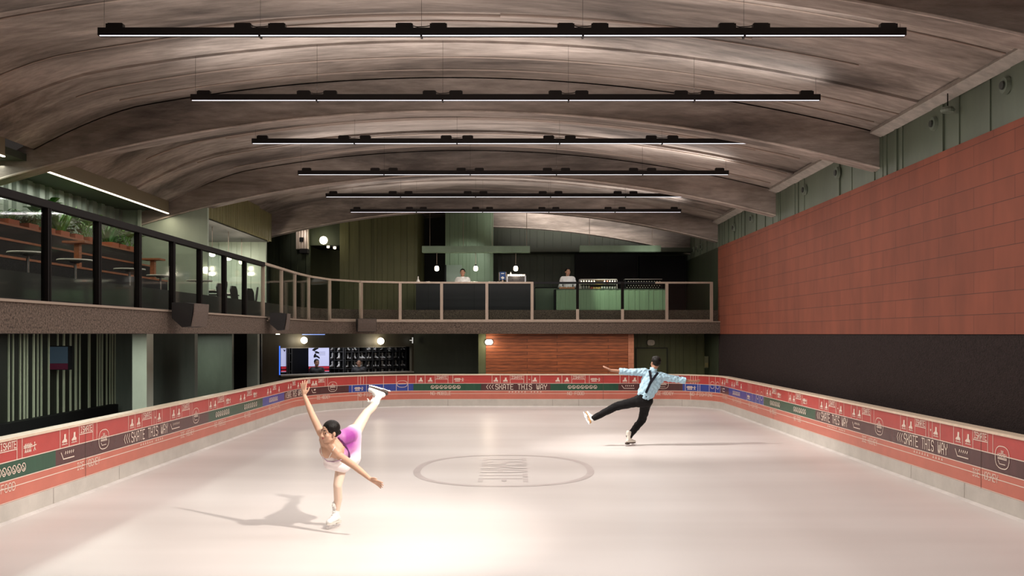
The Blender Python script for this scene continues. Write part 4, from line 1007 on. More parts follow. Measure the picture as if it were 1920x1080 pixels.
# slanted rack section at the left of the cubbies
q = MB(); S0 = Vector(RK.w(RK.t(619), -1.0, 0)); S1 = Vector(RK.w(RK.t(645), -.05, 0)); du = (S1-S0); Ls = Vector((du.x,du.y,0)).length; du = Vector((du.x,du.y,0)).normalized(); dn = Vector((du.y,-du.x,0))
sr = empty('skate_rack', tuple((S0+S1)/2), 'small black wire rack of skates turned sideways next to the lavender panel', 'rack')
for i in range(7): q.obox(S0+du*Ls*i/6+Vector((0,0,1.0)), du*.012, dn*.012, (0,0,.85))
new('uprights', q, mat('grey_wire', (0.20,0.20,0.20), 0.4, .5), sr); q = MB()
for z in zrow[1:]: q.obox((S0+S1)/2+Vector((0,0,z)), du*Ls/2, dn*.10, (0,0,.01))
for z in zrow[1:]:
    for k in range(3): q.obox((S0+S1)/2+Vector((0,0,z+.06+.05*k)), du*Ls/2, dn*.004, (0,0,.003))
new('shelves', q, mat('grey_wire_shelf', (0.14,0.14,0.14), 0.4, .5), sr)
for ri in range(3):
    for k in range(4):
        p = S0+du*Ls*(k+.5)/4+dn*.06+Vector((0,0,zrow[ri+1]+.012))
        dup(sk, p, math.atan2(dn.y, dn.x)+rs.uniform(-.4,.4), f'white skate on the sideways rack, {rowname[ri]} shelf, {ORD[k]} from the left', 'skates on the sideways rack')
area('counter_light', tuple(CW.w(CW.L*.55, -.55, H-.06)), 0.5, 3.2, 26, (0.9,0.92,1.0), (0,0,ang+PI/2))
# lamps on the counter wall
def globe_lamp(px, py, d, r, label, group='globe wall lamps', power=8):
    x, z = XD(px,d), ZD(py,d); o = empty('globe_lamp', (x,d,z-r), label, 'lamp', group)
    q = MB(); q.sph((x,d-r-.03,z), r, nu=20, nv=12); new('globe', q, M_globe, o, smooth=True)
    q = MB(); q.cyl((x,d-.04-r*.2,z),(x,d+.02,z),r*.55); new('mount', q, M_darkrail, o)
    if power: point('globe_glow', (x, d-2*r-.2, z), power, (1.0,0.86,0.66), .08)
p = CW.pt(572,638); globe_lamp(572, 638, p.y-.02, .105, 'round glowing globe lamp above the counter, left one', power=7)
p = CW.pt(715,639); globe_lamp(715, 639.5, p.y-.02, .115, 'round glowing globe lamp above the counter, right one', power=7)
p = CW.pt(775,638); q = MB(); q.box(p.x-.012,p.x+.012,p.y-.30,p.y-.18,p.z-.10,p.z+.10); q.box(p.x-.10,p.x,p.y-.25,p.y-.23,p.z-.012,p.z+.012); o = new('projecting_sign', q, mat('white_lit_sign', (0.85,0.85,0.82), 0.4, emit=((.9,.9,.85),.5))); tag(o, 'thin white projecting sign plate at the right corner of the counter wall', 'sign')
q = MB(); CW.box(q, CW.t(566), CW.t(608), .02, .05, H-.03, H-.012); o = new('led_strip', q, mat('blue_white_led', (0.3,0.4,0.7), 0.3, emit=((0.30,0.45,1.0),1.2))); tag(o, 'short blue LED strip under the ceiling above the counter', 'led strip')
p = CW.pt(530, 629.5); q = MB(); q.cyl((p.x,p.y-.6,H-.02),(p.x,p.y-.6,H),.06,n=16); o = new('downlight', q, M_globe); tag(o, 'tiny round downlight under the mezzanine left of the blue strip', 'downlight')

# ================================================================== FAR LOWER WALL
mb = MB(); mb.box(XD(775,32.2), XD(905,31.4), 32.2, 32.4, 0, H); mb.box(XD(860,32.2)-.01, XD(860,32.2)+.01, 32.19, 32.2, 0, H)
struct('wall_back', mb, mat('dark_bottle_green', (0.060,0.070,0.048), 0.5, noise=(1.5,0.2,(1,1,.2))))
mb = MB(); mb.box(XD(897,30.0), XD(911,30.0), 30.0, 32.3, 0, H); struct('wall_back_strip', mb, M_olive)
M_timber = brick_mat('horizontal_stained_planks', (0.32,0.085,0.026), (0.22,0.055,0.018), (0.05,0.014,0.006), 2.6, 0.105, 0.006, ('X','Z'), 0.55, 0.6, fine=(6,0.45,(0.5,1,8)), offset=0.37)
mb = MB(); mb.box(XD(911,30.0), XD(1178,30.0), 29.98, 30.2, 0, H); struct('wall_back_timber', mb, M_timber)
mb = MB(); mb.box(XD(1178,29.95), XD(1188.5,29.95), 29.95, 31, 0, H); struct('wall_back_brick_edge', mb, brick_mat('terracotta_tile_edge', (0.50,0.20,0.12), (0.44,0.17,0.10), (0.25,0.09,0.05), .3, .12, .004, ('X','Z')))
mb = MB(); ribwall(mb, (XD(1188,31.0), 31.0), (XW+.1, 31.0), 0, H, (0.2,0.5), 0.02, 21); struct('wall_back_right', mb, mat('olive_green_wall', (0.115,0.125,0.058), 0.5, noise=(1.5,0.2,(1,1,.2))))
q = MB(); a, b = XD(1194,30.9), XD(1250,30.9); zt = ZD(653.5,30.9); q.box(a, b, 30.93, 30.96, 0, zt); dr = struct('door_1', q, M_olive)
q = MB(); q.box(a-.03, b+.03, 30.90, 30.97, zt, zt+.035); q.box(a-.03, a, 30.90, 30.97, 0, zt); q.box(b, b+.03, 30.90, 30.97, 0, zt); new('door_frame', q, mat('dark_door_frame', (0.02,0.024,0.013), 0.5), dr)
def bulkhead(px, py, d, w_, h_, label, power, m_):
    x, z = XD(px,d), ZD(py,d); o = empty('bulkhead_lamp', (x,d,z-h_/2), label, 'lamp', 'oval bulkhead lamps')
    ring = [(math.copysign(abs(math.cos(2*PI*i/28))**.7, math.cos(2*PI*i/28))*w_/2, math.copysign(abs(math.sin(2*PI*i/28))**.8, math.sin(2*PI*i/28))*h_/2) for i in range(28)]
    q = MB(); q.prism(ring, (x,d-.09,z), (1,0,0), (0,0,1), (0,.07,0)); new('lens', q, m_, o)
    q = MB(); q.prism([(a_*1.12,b_*1.14) for a_, b_ in ring], (x,d-.02,z), (1,0,0), (0,0,1), (0,.03,0)); new('base', q, M_darkrail, o)
    if power: point('bulkhead_glow', (x, d-.3, z-.02), power, (1.0,0.86,0.66), .08)
bulkhead(917, 641.5, 29.98, .24, .17, 'lit oval bulkhead lamp at the left edge of the timber wall', 9, M_globe)
bulkhead(1220, 642.5, 31.0, .25, .19, 'unlit pale oval bulkhead lamp above the green door', 0, mat('frosted_lens', (0.62,0.56,0.47), 0.4, noise=(20,.2)))
q = MB(); x = XW-.09; d = 30.2; q.box(x-.06, x+.06, d, d+.06, ZD(690,d), ZD(668,d)); o = new('wall_cabinet', q, mat('reflective_olive_metal', (0.2,0.2,0.12), 0.3, .5)); q = MB(); q.box(x-.05,x+.05,d-.012,d,ZD(688,d),ZD(680,d)); new('cabinet_door', q, mat('brass_plate', (0.35,0.3,0.14), 0.3, .6), o)
tag(o, 'small olive metal box on the corner wall right of the green door', 'cabinet')

# ================================================================== MEZZANINE, FAR SIDE
mb = MB(); DU = 32.0
ribwall(mb, (XD(498,DU), DU), (XD(581,DU), DU), ZF, H+3.9, (0.3,0.7), 0.03, 31); mb.box(XD(581,DU), XD(637,DU), DU, DU+.2, ZD(460,DU), H+3.9)
struct('wall_far_upper_left', mb, M_darkgreen)
mb = MB(); ribwall(mb, (XD(637,DU), DU), (XD(781,DU), DU), ZF, H+4.3, (0.08,0.5), 0.025, 33); mb.box(XD(781,DU), XD(782.5,DU), DU-.03, DU+2.5, ZF, H+4.3)
struct('wall_far_upper_olive', mb, mat('olive_corrugated_wall', (0.112,0.115,0.048), 0.5, noise=(1.5,0.15,(1,1,.2))))
mb = MB(); mb.box(-9, -4.5, 34.2, 34.4, ZF, H+4.3); struct('wall_corridor', mb, M_olive)
mb = MB(); mb.box(XD(581,DU)-.1, XD(637,DU)+.1, DU+.2, 34.2, ZD(459,DU)+.02, ZD(459,DU)+.1); struct('ceiling_corridor', mb, M_black)
globe_lamp(608.5, 451.5, DU-.02, .135, 'bright oval globe lamp above the dark upper corridor opening', power=10)
for px, py, k in ((615.3,463,0),(627.5,468,1)):
    d = DU+.5+k*.4; q = MB(); q.cyl((XD(px,d),d,ZD(460,DU)-.04),(XD(px,d),d,ZD(460,DU)+.03),.045,n=14); o = new('downlight', q, M_globe); tag(o, ['tiny corridor downlight just below the globe lamp','tiny corridor downlight right of and below the globe lamp'][k], 'downlight', 'corridor downlights')
# added pale corrugated panel standing in for light spill on the wall
mb = MB(); ribwall(mb, (XD(555,DU-.25), DU-.25), (XD(578,DU-.25), DU-.25), ZD(468,DU), H+3.6, (0.07,0.1), 0.05, 35); o = new('light_spill_panel', mb, mat('light_spill_corrugation', (0.62,0.54,0.47), 0.35, .5)); q = MB(); q.box(XD(562,DU-.3),XD(569,DU-.3),DU-.36,DU-.3,ZD(455,DU),ZD(447,DU)); new('small_plate', q, M_black, o); q = MB(); q.box(XD(562,DU-.3),XD(577,DU-.3),DU-.35,DU-.02,ZD(476,DU),ZD(468,DU)); new('lower_box', q, M_black, o)
tag(o, 'added panel imitating light spill on the far left wall beside the globe lamp', 'wall panel')
spot('spill_spot', (XD(566,DU), DU-1.4, ZD(452,DU)+.3), (XD(566,DU), DU-.25, ZD(455,DU)), 14, (1.0,0.88,0.78), 0.9)  # spot added to light the spill panel
# green column and bar back walls
mb = MB(); ribwall(mb, (XD(835,33.0), 33.0), (XD(925,33.0), 33.0), ZF, H+4.4, (0.2,0.55), 0.02, 41); cl = struct('wall_bar_column', mb, M_sage)
q = MB(); q.box(XD(837,32.97), XD(866,32.97), 32.93, 32.99, ZF, ZD(497,32.97)); new('hatch_panel', q, mat('pale_blue_green_panel', (0.22,0.28,0.23), 0.4), cl)
q = MB(); q.box(XD(834,32.97), XD(837,32.97), 32.92, 33.0, ZF, ZD(497,32.97)); new('hatch_gap', q, M_black, cl)
mb = MB(); mb.box(-4, -0.5, 35.4, 35.6, ZF, H+4.6); struct('wall_bar_recess', mb, M_dwall)
mb = MB(); ribwall(mb, (XD(925,34.2), 34.2), (XW+.1, 34.2), ZF, H+4.4, (0.3,0.8), 0.015, 43); struct('wall_bar_back', mb, mat('deep_green_wall', (0.050,0.062,0.040), 0.5, noise=(1.5,.15,(1,1,.2))))
mb = MB(); mb.box(XD(925,33.9), XW, 33.2, 34.2, ZD(474,33.6), ZD(466,33.6)); struct('trim_3', mb, mat('deep_green_pelmet', (0.045,0.055,0.037), 0.5))
q = MB(); q.box(XD(1078,33.9), XD(1195,33.9), 33.85, 34.17, ZF, ZD(476,33.9)); q.box(XD(1199,33.9), XD(1285,33.9), 33.9, 34.17, ZF, ZD(480,33.9)); o = new('back_cabinet', q, mat('black_cabinet', (0.008,0.008,0.009), 0.5, spec=.15)); tag(o, 'tall black cabinets against the back wall of the bar', 'cabinet')
q = MB()
for i in range(2): q.box(XD(1080+59*i,33.9), XD(1135+59*i,33.9), 33.835, 33.85, ZF+.05, ZD(478,33.9))
new('cabinet_door', q, mat('black_cabinet_door', (0.009,0.008,0.009), 0.5, spec=.15), o)
# hung pale green beams with pendants
def canopy(p0, p1, y0, y1, d, label):
    a, b = XD(p0,d), XD(p1,d); z0, z1 = ZD(y1,d), ZD(y0,d)
    r = empty('hanging_canopy', ((a+b)/2, d, z0), label, 'canopy', 'hanging canopies over the bar')
    q = MB(); q.box(a, b, d-.16, d+.16, z0, z1); new('boxed_beam', q, M_sage, r)
    for t in ((.07,.38,.65,.97) if p0 < 900 else (.12,.9)):
        x = a+(b-a)*t; q = MB(); q.cyl((x,d,z1),(x,d,H+4.2),.007,n=6); new('hanging_rod', q, M_steel, r)
    return z0
zc = canopy(792, 993.5, 462, 474, 30.6, 'long sage green boxed beam hanging over the black bar counter')
canopy(1087, 1238, 461, 472.5, 30.6, 'shorter sage green boxed beam hanging over the green counter')
for i, px in enumerate((819,892,967)):
    pendant(XD(px,30.6), 30.6, ZD(508,30.6), zc, f'opal jar pendant under the long green beam, {ORD[i]} from the left', 'bar pendants', r=.068, h=.16, power=9)
# black counter
dC = 30.5; zC = ZD(531.5, dC); a, b = XD(780,dC), XD(1002,dC)
q = MB(); q.box(a, b, dC, dC+.62, ZF, zC-.035); bc = new('bar_counter', q, mat('satin_black_front', (0.013,0.013,0.016), 0.3)); tag(bc, 'long black bar counter behind the far balustrade', 'counter')
q = MB(); q.box(a-.02, b+.02, dC-.03, dC+.65, zC-.035, zC); new('worktop', q, mat('black_worktop', (0.02,0.018,0.018), 0.25), bc)
q = MB(); q.box(a+.4,a+.408,dC-.004,dC,ZF,zC-.04); q.box(a+1.9,a+1.908,dC-.004,dC,ZF,zC-.04); new('panel_seam', q, M_black, bc)
# cups on the counter
M_cup = mat('white_porcelain', (0.85,0.83,0.8), 0.25)
def cup_mb(x, y, z, s=1): q = MB(); q.lathe([(.025*s,0),(.040*s,.02*s),(.045*s,.075*s),(.040*s,.075*s),(.030*s,.015*s)], (x,y,z), 12); return q
cup = None
for i, px in enumerate((800,804,858,866,879,884,889,894,918,923,928,934,940)):
    x = XD(px,dC+.25); l = f'white cup on the black bar counter, {ORD[i]} from the left'
    if cup is None: cup = new('cup', cup_mb(x, dC+.25, zC), M_cup, smooth=True); tag(cup, l, 'cup', 'cups on the black counter')
    else: dup(cup, (x, dC+.25, zC), None, l)
q = MB(); x = XD(784,dC+.3); q.lathe([(.06,0),(.075,.05),(.05,.11),(.018,.17),(.018,.24),(.01,.25)], (x,dC+.3,zC), 14); o = new('carafe', q, M_cup, smooth=True); tag(o, 'white narrow necked carafe at the left end of the black counter', 'carafe')
q = MB(); q.cyl((x,dC+.3,zC+.25),(x,dC+.3,zC+.28),.015); new('stopper', q, M_black, o)
# espresso machine with cups on top
x0, x1 = XD(950,dC+.4), XD(986,dC+.4); em = empty('espresso_machine', ((x0+x1)/2, dC+.4, zC), 'dark espresso machine with cups on top at the right of the black counter', 'coffee machine')
zt = ZD(518.5,dC+.3); q = MB(); q.box(x0, x1, dC+.2, dC+.6, zC+.06, zt); new('body', q, mat('dark_machine_body', (0.06,0.055,0.055), 0.3, .4), em)
q = MB()
for u in (x0+.02, x1-.02): q.box(u-.02, u+.02, dC+.17, dC+.6, zC, zt+.02)
new('side_panel', q, mat('chrome_side', (0.55,0.55,0.56), 0.25, .9), em); q = MB(); q.cyl((x0+.2,dC+.17,zC+.15),(x0+.2,dC+.05,zC+.13),.014); q.cyl((x1-.2,dC+.17,zC+.15),(x1-.2,dC+.05,zC+.13),.014); new('portafilter', q, M_black, em)
for i in range(8):
    x = x0+.05+(x1-x0-.1)*i/7; dup(cup, (x, dC+.35, zt), None, f'white cup on top of the espresso machine, {ORD[i]} from the left', 'cups on the espresso machine')
q = MB(); x = XD(957.5,dC+.35); q.lathe([(.055,0),(.06,.06),(.02,.12),(.012,.16)], (x,dC+.45,zt), 12); o = new('jug', q, M_cup, smooth=True); tag(o, 'taller white jug standing among the cups on the espresso machine', 'jug')
# blue menu board
x = XD(942.5,dC+.2); sg = empty('menu_board', (x, dC+.2, zC), 'blue standing menu board with white marks left of the espresso machine', 'sign')
q = MB(); q.box(x-.10, x+.10, dC+.19, dC+.21, zC+.13, ZD(509,dC)); new('board', q, mat('blue_board', (0.02,0.07,0.25), 0.4), sg)
q = MB(); q.box(x-.12, x-.10, dC+.18, dC+.22, zC+.10, ZD(510,dC)); q.box(x+.10, x+.12, dC+.18, dC+.22, zC+.10, ZD(510,dC)); q.cyl((x,dC+.2,zC),(x,dC+.2,zC+.13),.03,.02); new('stand', q, M_steel, sg)
q = MB(); zz = ZD(511,dC); q.box(x-.05, x+.05, dC+.184, dC+.189, zz-.03, zz-.005)
for k in range(3): q.obox((x-.02+.02*k, dC+.186, zz-.14-.02*k), (.035,0,.02), (0,.003,0), (-.006,0,.011))
new('white_marks', q, M_cup, sg)
# green counter
dG = 30.7; zG = ZD(541.5,dG); a, b = XD(1043,dG), XD(1248,dG)
q = MB(); ribwall(q, (a, dG), (b, dG), ZF, zG-.03, (0.07,0.3), 0.012, 51); q.box(a, b, dG+.01, dG+.65, ZF, zG-.03); gc = new('bar_counter', q, mat('light_sage_counter', (0.22,0.34,0.20), 0.5, noise=(3,.08,(1,1,.2)))); tag(gc, 'light sage green counter with vertical grooves behind the far balustrade', 'counter')
q = MB(); q.box(a-.02, b+.02, dG-.02, dG+.68, zG-.03, zG); new('worktop', q, mat('dark_green_worktop', (0.05,0.075,0.05), 0.3), gc)
q = MB(); q.box(a-.06, a-.025, dG+.02, dG+.6, ZF, zG-.02); new('dark_edge', q, M_black, gc)
q = MB(); q.box(XD(1004,31.6), XD(1044,31.6), 31.6, 32.1, ZF, ZD(540,31.6)); o = new('back_counter', q, mat('mid_sage_counter', (0.13,0.19,0.12), 0.5)); tag(o, 'plain mid green counter set back to the left of the light green counter', 'counter')
q = MB(); q.box(XD(1004,31.6)-.01, XD(1044,31.6)+.01, 31.57, 32.13, ZD(540,31.6), ZD(540,31.6)+.03); new('worktop', q, M_black, o)
# tray of pastries
a, b = XD(1048,dG+.25), XD(1077,dG+.25); q = MB(); q.box(a, b, dG+.1, dG+.4, zG, zG+.03); o = new('serving_board', q, mat('light_wood_board', (0.55,0.34,0.16), 0.5)); q = MB(); q.box(a, b, dG+.09, dG+.10, zG, zG+.04); new('rim', q, mat('wood_rim', (0.45,0.2,0.08), 0.5), o); tag(o, 'pale wooden serving board in front of the white shirted person at the green counter', 'tray')
pb = None
for i in range(6):
    x = a+.05+(b-a-.1)*i/5; l = f'small orange pastry on the serving board, {ORD[i]} from the left'
    if pb is None:
        q = MB(); q.sph((x,dG+.22,zG+.048), (.036,.04,.02), nu=10, nv=6); pb = new('pastry', q, mat('baked_orange', (0.6,0.25,0.06), 0.5), smooth=True); tag(pb, l, 'pastry', 'pastries on the serving board')
    else: dup(pb, (x, dG+.22, zG+.03), None, l)
# glass display with two shelves
a, b = XD(1086,dG+.3), XD(1156,dG+.3); z1 = ZD(523.5,dG+.2)
dc = empty('display_case', ((a+b)/2, dG+.3, zG), 'glass display case with two shelves of bottles and cakes on the green counter', 'display case')
q = MB(); q.box(a, b, dG+.05, dG+.5, z1-.03, z1); q.box(b-.02, b, dG+.05, dG+.08, zG, z1); q.box(a, a+.02, dG+.05, dG+.08, zG, z1); q.box(a, b, dG+.48, dG+.5, zG, z1); new('frame', q, mat('pale_metal_frame', (0.45,0.42,0.38), 0.4, .3), dc)
zm = (zG+z1-.03)/2; q = MB(); q.box(a+.02, b-.02, dG+.08, dG+.48, zm-.008, zm); new('shelf', q, mat('dark_shelf', (0.05,0.06,0.05), 0.3), dc)
q = MB(); q.box(a+.02, b-.02, dG+.055, dG+.06, zG, z1-.03); new('glass_front', q, M_glass, dc)
cols_ = [(0.85,0.8,0.7),(0.85,0.8,0.7),(0.7,0.6,0.45),(0.8,0.75,0.68),(0.85,0.55,0.2),(0.75,0.7,0.6),(0.7,0.15,0.1),(0.9,0.85,0.8)]
mats_c = [mat(f'label_colour_{i}', c, 0.4) for i, c in enumerate(cols_)]
protos = {}
def item(kind, x, y, z, mi, label):
    if (kind, mi) not in protos:
        q = MB()
        if kind == 'bottle':
            q.lathe([(.030,0),(.031,.085),(.013,.115),(.012,.135)], (x,y,z), 10); o = new('bottle', q, mats_c[mi], smooth=True)
            q = MB(); q.cyl((x,y,z+.135),(x,y,z+.15),.014,n=10); new('cap', q, M_cup, o)
        elif kind == 'cake':
            q.lathe([(.045,0),(.05,.01),(.05,.05),(.03,.065)], (x,y,z), 12); o = new('cake', q, mats_c[mi], smooth=True)
        else:
            q.lathe([(.034,0),(.034,.09),(.030,.09),(.030,.01)], (x,y,z), 10); o = new('glass_jar', q, mats_c[mi], smooth=True)
        protos[(kind, mi)] = o; tag(o, label, kind.replace('glass_',''), 'goods in the display case'); return
    dup(protos[(kind, mi)], (x, y, z), None, label, 'goods in the display case')
for i in range(14):
    x = a+.06+(b-a-.12)*i/13; item('bottle' if i not in (6,7,8) else 'cake', x, dG+.2, zm, [0,1,2,0,1,3,4,4,4,7,6,3,0,7][i], f'{"small bottle" if i not in (6,7,8) else "round cake"} on the upper shelf of the display case, {ORD[i]} from the left')
for i in range(14):
    x = a+.06+(b-a-.12)*i/13; k = 'cake' if 4 <= i <= 7 else ('jar' if i > 7 else 'bottle'); item(k, x, dG+.2, zG+.001, [1,3,0,2,6,4,4,4,7,7,3,3,7,0][i], f'{dict(cake="yellow cake",jar="glass jar",bottle="small bottle")[k]} on the lower shelf of the display case, {ORD[i]} from the left')
area('display_lamp', ((a+b)/2, dG+.18, z1-.05), b-a-.1, .06, 4, (1.0,0.9,0.75))
# wine rack
a, b = XD(1171,dG+.3), XD(1239,dG+.3); wrk = empty('wine_rack', ((a+b)/2, dG+.3, zG), 'black wine rack with rows of bottle necks on the right of the green counter', 'rack')
q = MB(); q.box(a, b, dG+.3, dG+.5, zG, z1); q.box(a, a+.02, dG+.08, dG+.5, zG, z1); q.box(b-.02, b, dG+.08, dG+.5, zG, z1); q.box(a, b, dG+.08, dG+.5, zG, zG+.012); new('carcass', q, M_black, wrk)
q = MB(); q.box(a-.01, b+.01, dG+.06, dG+.5, z1-.015, z1); new('top_edge', q, mat('pale_rack_edge', (0.33,0.30,0.27), 0.4, .3), wrk)
M_bott = mat('dark_wine_glass', (0.012,0.016,0.012), 0.2); M_foil = mat('pale_foil_cap', (0.6,0.58,0.5), 0.35, .5)
wb = None
for rj in range(4):
    for ci in range(13):
        x = a+.06+(b-a-.12)*(ci+.5*(rj%2))/12.6; z = zG+.048+.066*rj; l = f'wine bottle in the rack, {["bottom","second lowest","third lowest","top"][rj]} row, {ORD[ci]} from the left'
        if wb is None:
            q = MB(); q.cyl((x,dG+.16,z),(x,dG+.29,z),.028,n=10); q.cyl((x,dG+.11,z),(x,dG+.16,z),.012,.026,n=10); wb = new('wine_bottle', q, M_bott); q = MB(); q.cyl((x,dG+.085,z),(x,dG+.11,z),.0135,n=10); new('foil_cap', q, M_foil, wb); tag(wb, l, 'bottle', 'wine bottles in the rack'); W0 = Vector(wb.location) - Vector((x, dG, z))
        else: dup(wb, Vector((x, dG, z))+W0, None, l)
# bar lighting
spot('counter_spot', (2.4, 28.95, H+3.0), (3.6, dG, ZF+.9), 220, (0.95,1.0,0.85), 0.85, 0.5)
spot('column_spot', (-1.0, 31.1, H+3.1), (-1.7, 33.0, ZF+1.9), 80, (0.95,1.0,0.9), 1.1, 0.8)
spot('staff_fill_spot', (3.2, 29.3, H+2.6), (1.8, 31.8, ZF+1.5), 90, (1.0,0.96,0.9), 0.35, 0.8)  # added without a fixture to brighten the person at the green counter
spot('staff_fill_spot', (-0.4, 29.3, H+2.6), (-1.75, 31.7, ZF+1.6), 70, (1.0,0.96,0.9), 0.35, 0.8)  # likewise added, brightens the person behind the black counter
spot('canopy_fill_spot', (4.6, 29.2, H+2.2), (4.2, 30.5, H+2.8), 40, (1,1,.9), 0.9, 0.8)  # extra spot added only to brighten the hung green beam
area('canopy_uplight', (2.6, 30.9, H+3.02), 5.5, 0.2, 110, (1.0,0.92,0.85), (PI-.9,0,0), 1.4)
area('lower_left_lamp', (-7.5, 14.2, H-.03), 0.3, 8, 115, (0.94,1.0,0.88))
area('lower_left_lamp', (-7.9, 22.8, H-.03), 1.2, 1.0, 22, (0.94,1.0,0.88))
area('lower_back_lamp', (1.5, 29.2, H-.03), 8, 0.2, 60, (1.0,0.88,0.72))
# ================================================================== PEOPLE
def skin(name, c): 
    m = mat(name, c, 0.5, noise=(9,0.06)); b = m.node_tree.nodes['Principled BSDF']
    b.inputs['Subsurface Weight'].default_value = 0.0; return m
M_skin1 = skin('warm_light_skin', (0.56,0.335,0.23)); M_skin2 = skin('brown_skin', (0.34,0.17,0.105)); M_skin3 = skin('tan_skin', (0.46,0.25,0.165))
M_hair = mat('black_hair', (0.008,0.006,0.005), 0.5, spec=0.2, bump=(60,0.35,(1,1,.3)))
M_eye = mat('eye_white', (0.75,0.72,0.68), 0.25); M_iris = mat('dark_iris', (0.02,0.012,0.008), 0.2); M_lip = mat('rose_lips', (0.48,0.13,0.11), 0.45); M_brow = mat('dark_brow', (0.03,0.018,0.013), 0.6)

def frame(Fv, Uv):
    f = Vector(Fv).normalized(); r = f.cross(Vector(Uv)).normalized(); u = r.cross(f).normalized()
    return f, u, r          # forward, up, person's right-hand side
def head_blob(mb, c, Fv, Uv, h, neck, nr=.05):
    f, u, r = frame(Fv, Uv); c = Vector(c); R = Matrix((r, f, u)).transposed()
    def L(a, b, d): return c + r*a*h + f*b*h + u*d*h
    mb.sph(L(0,-.06,.13), (.345*h,.43*h,.37*h), R); mb.sph(L(0,.10,-.17), (.275*h,.30*h,.31*h), R)
    mb.sph(L(0,.245,-.385), (.13*h,.11*h,.10*h), R); mb.sph(L(0,.31,.09), (.23*h,.075*h,.055*h), R)
    for k in (-1, 1):
        mb.sph(L(k*.15,.25,-.12), (.125*h,.11*h,.12*h), R); mb.sph(L(k*.355,-.03,-.06), (.042*h,.075*h,.115*h), R)
        mb.sph(L(k*.17,.12,-.30), (.12*h,.16*h,.10*h), R)
    mb.cap(L(0,.375,.06), L(0,.465,-.115), .042*h, .06*h); mb.sph(L(.055,.42,-.13), .04*h); mb.sph(L(-.055,.42,-.13), .04*h)
    mb.sph(L(0,.345,-.235), (.12*h,.06*h,.055*h), R)
    mb.cap(L(0,-.08,-.22), neck, .235*h, max(.24*h, nr))
    return L
def hand_blob(mb, wrist, dirv, across, L=.175, curl=0.25, spread=0.12, thumb=1, nrm=None):
    """across points to the thumb side"""
    w_ = Vector(wrist); d = Vector(dirv).normalized(); a = Vector(across); a = (a - d*a.dot(d)).normalized(); n = d.cross(a) if nrm is None else Vector(nrm)
    pl = L*.50; pw = L*.40
    for i in range(4):
        o = a*(pw*(.5-i/3)*.78); mb.cap(w_ + o*.45 + d*.005, w_ + o + d*pl, .014, .0105)
    mb.cap(w_ - d*.02, w_ + d*pl*.5, .020, .021)
    lens = (.44,.50,.46,.36)
    for i in range(4):
        o = a*(pw*(.5-i/3)*.78); p0 = w_ + o + d*pl; t = (1.5-i)*spread/1.5
        dd = (d + a*t + n*curl*.35).normalized(); p1 = p0 + dd*L*lens[i]*.45
        d2 = (dd + n*curl).normalized(); p2 = p1 + d2*L*lens[i]*.32; d3 = (d2 + n*curl*.8).normalized(); p3 = p2 + d3*L*lens[i]*.23
        mb.cap(p0, p1, .0105, .0092); mb.cap(p1, p2, .0092, .0085); mb.cap(p2, p3, .0085, .0072)
    b = w_ + a*pw*.35 + d*pl*.25; t1 = b + (a*.75 + d*.75 + n*.25).normalized()*L*.24; t2 = t1 + (a*.35 + d*.95 + n*.2).normalized()*L*.2
    mb.cap(b, t1, .0135, .0108); mb.cap(t1, t2, .0108, .0085)
def face_parts(parent, body_mb, L, h, fwd, c, brow=True):
    bv = BVHTree.FromPolygons([Vector(v) for v in body_mb.v], body_mb.f)
    def on(a, d):
        o = L(a, 1.2, d); hit = bv.ray_cast(o, -fwd)[0]; return hit if hit is not None else L(a, .38, d)
    f, u, r = fwd, None, None
    ex = (L(1,0,0)-L(0,0,0)).normalized(); uz = (L(0,0,1)-L(0,0,0)).normalized(); R = Matrix((ex, fwd, uz)).transposed()
    for k in (-1, 1):
        p = on(k*.155, .015)
        q = MB(); q.sph(p, (.068*h,.022*h,.030*h), R, 10, 6); e = new('eye', q, M_eye, parent, smooth=True)
        q = MB(); q.sph(p + fwd*.012*h, (.030*h,.016*h,.030*h), R, 10, 6); new('iris', q, M_iris, e, smooth=True)
        q = MB(); q.tube([p + ex*(-.075*h) + uz*.032*h + fwd*.012*h, p + uz*.043*h + fwd*.022*h, p + ex*.075*h + uz*.028*h + fwd*.010*h], .010*h, 6); new('eyelid', q, M_brow, e)
        q = MB(); pts = [on(k*(.07+.05*i), .115 + (.02,.035,.03,.005)[i]) + fwd*.008*h for i in range(4)]; q.tube(pts, [.018*h,.022*h,.018*h,.010*h], 6); new('eyebrow', q, M_brow, parent)
    q = MB(); p = on(0, -.215); pl, pr = on(-.095,-.225), on(.095,-.225)
    q.tube([pl, (pl+p)/2 + uz*.012*h + fwd*.008*h, p + fwd*.006*h, (pr+p)/2 + uz*.012*h + fwd*.008*h, pr], [.008*h,.026*h,.022*h,.026*h,.008*h], 8)
    p2 = on(0, -.262); q.tube([pl, (pl+p2)/2 + fwd*.006*h, p2 + fwd*.01*h, (pr+p2)/2 + fwd*.006*h, pr], [.006*h,.022*h,.030*h,.022*h,.006*h], 8)
    new('lips', q, M_lip, parent, smooth=True)

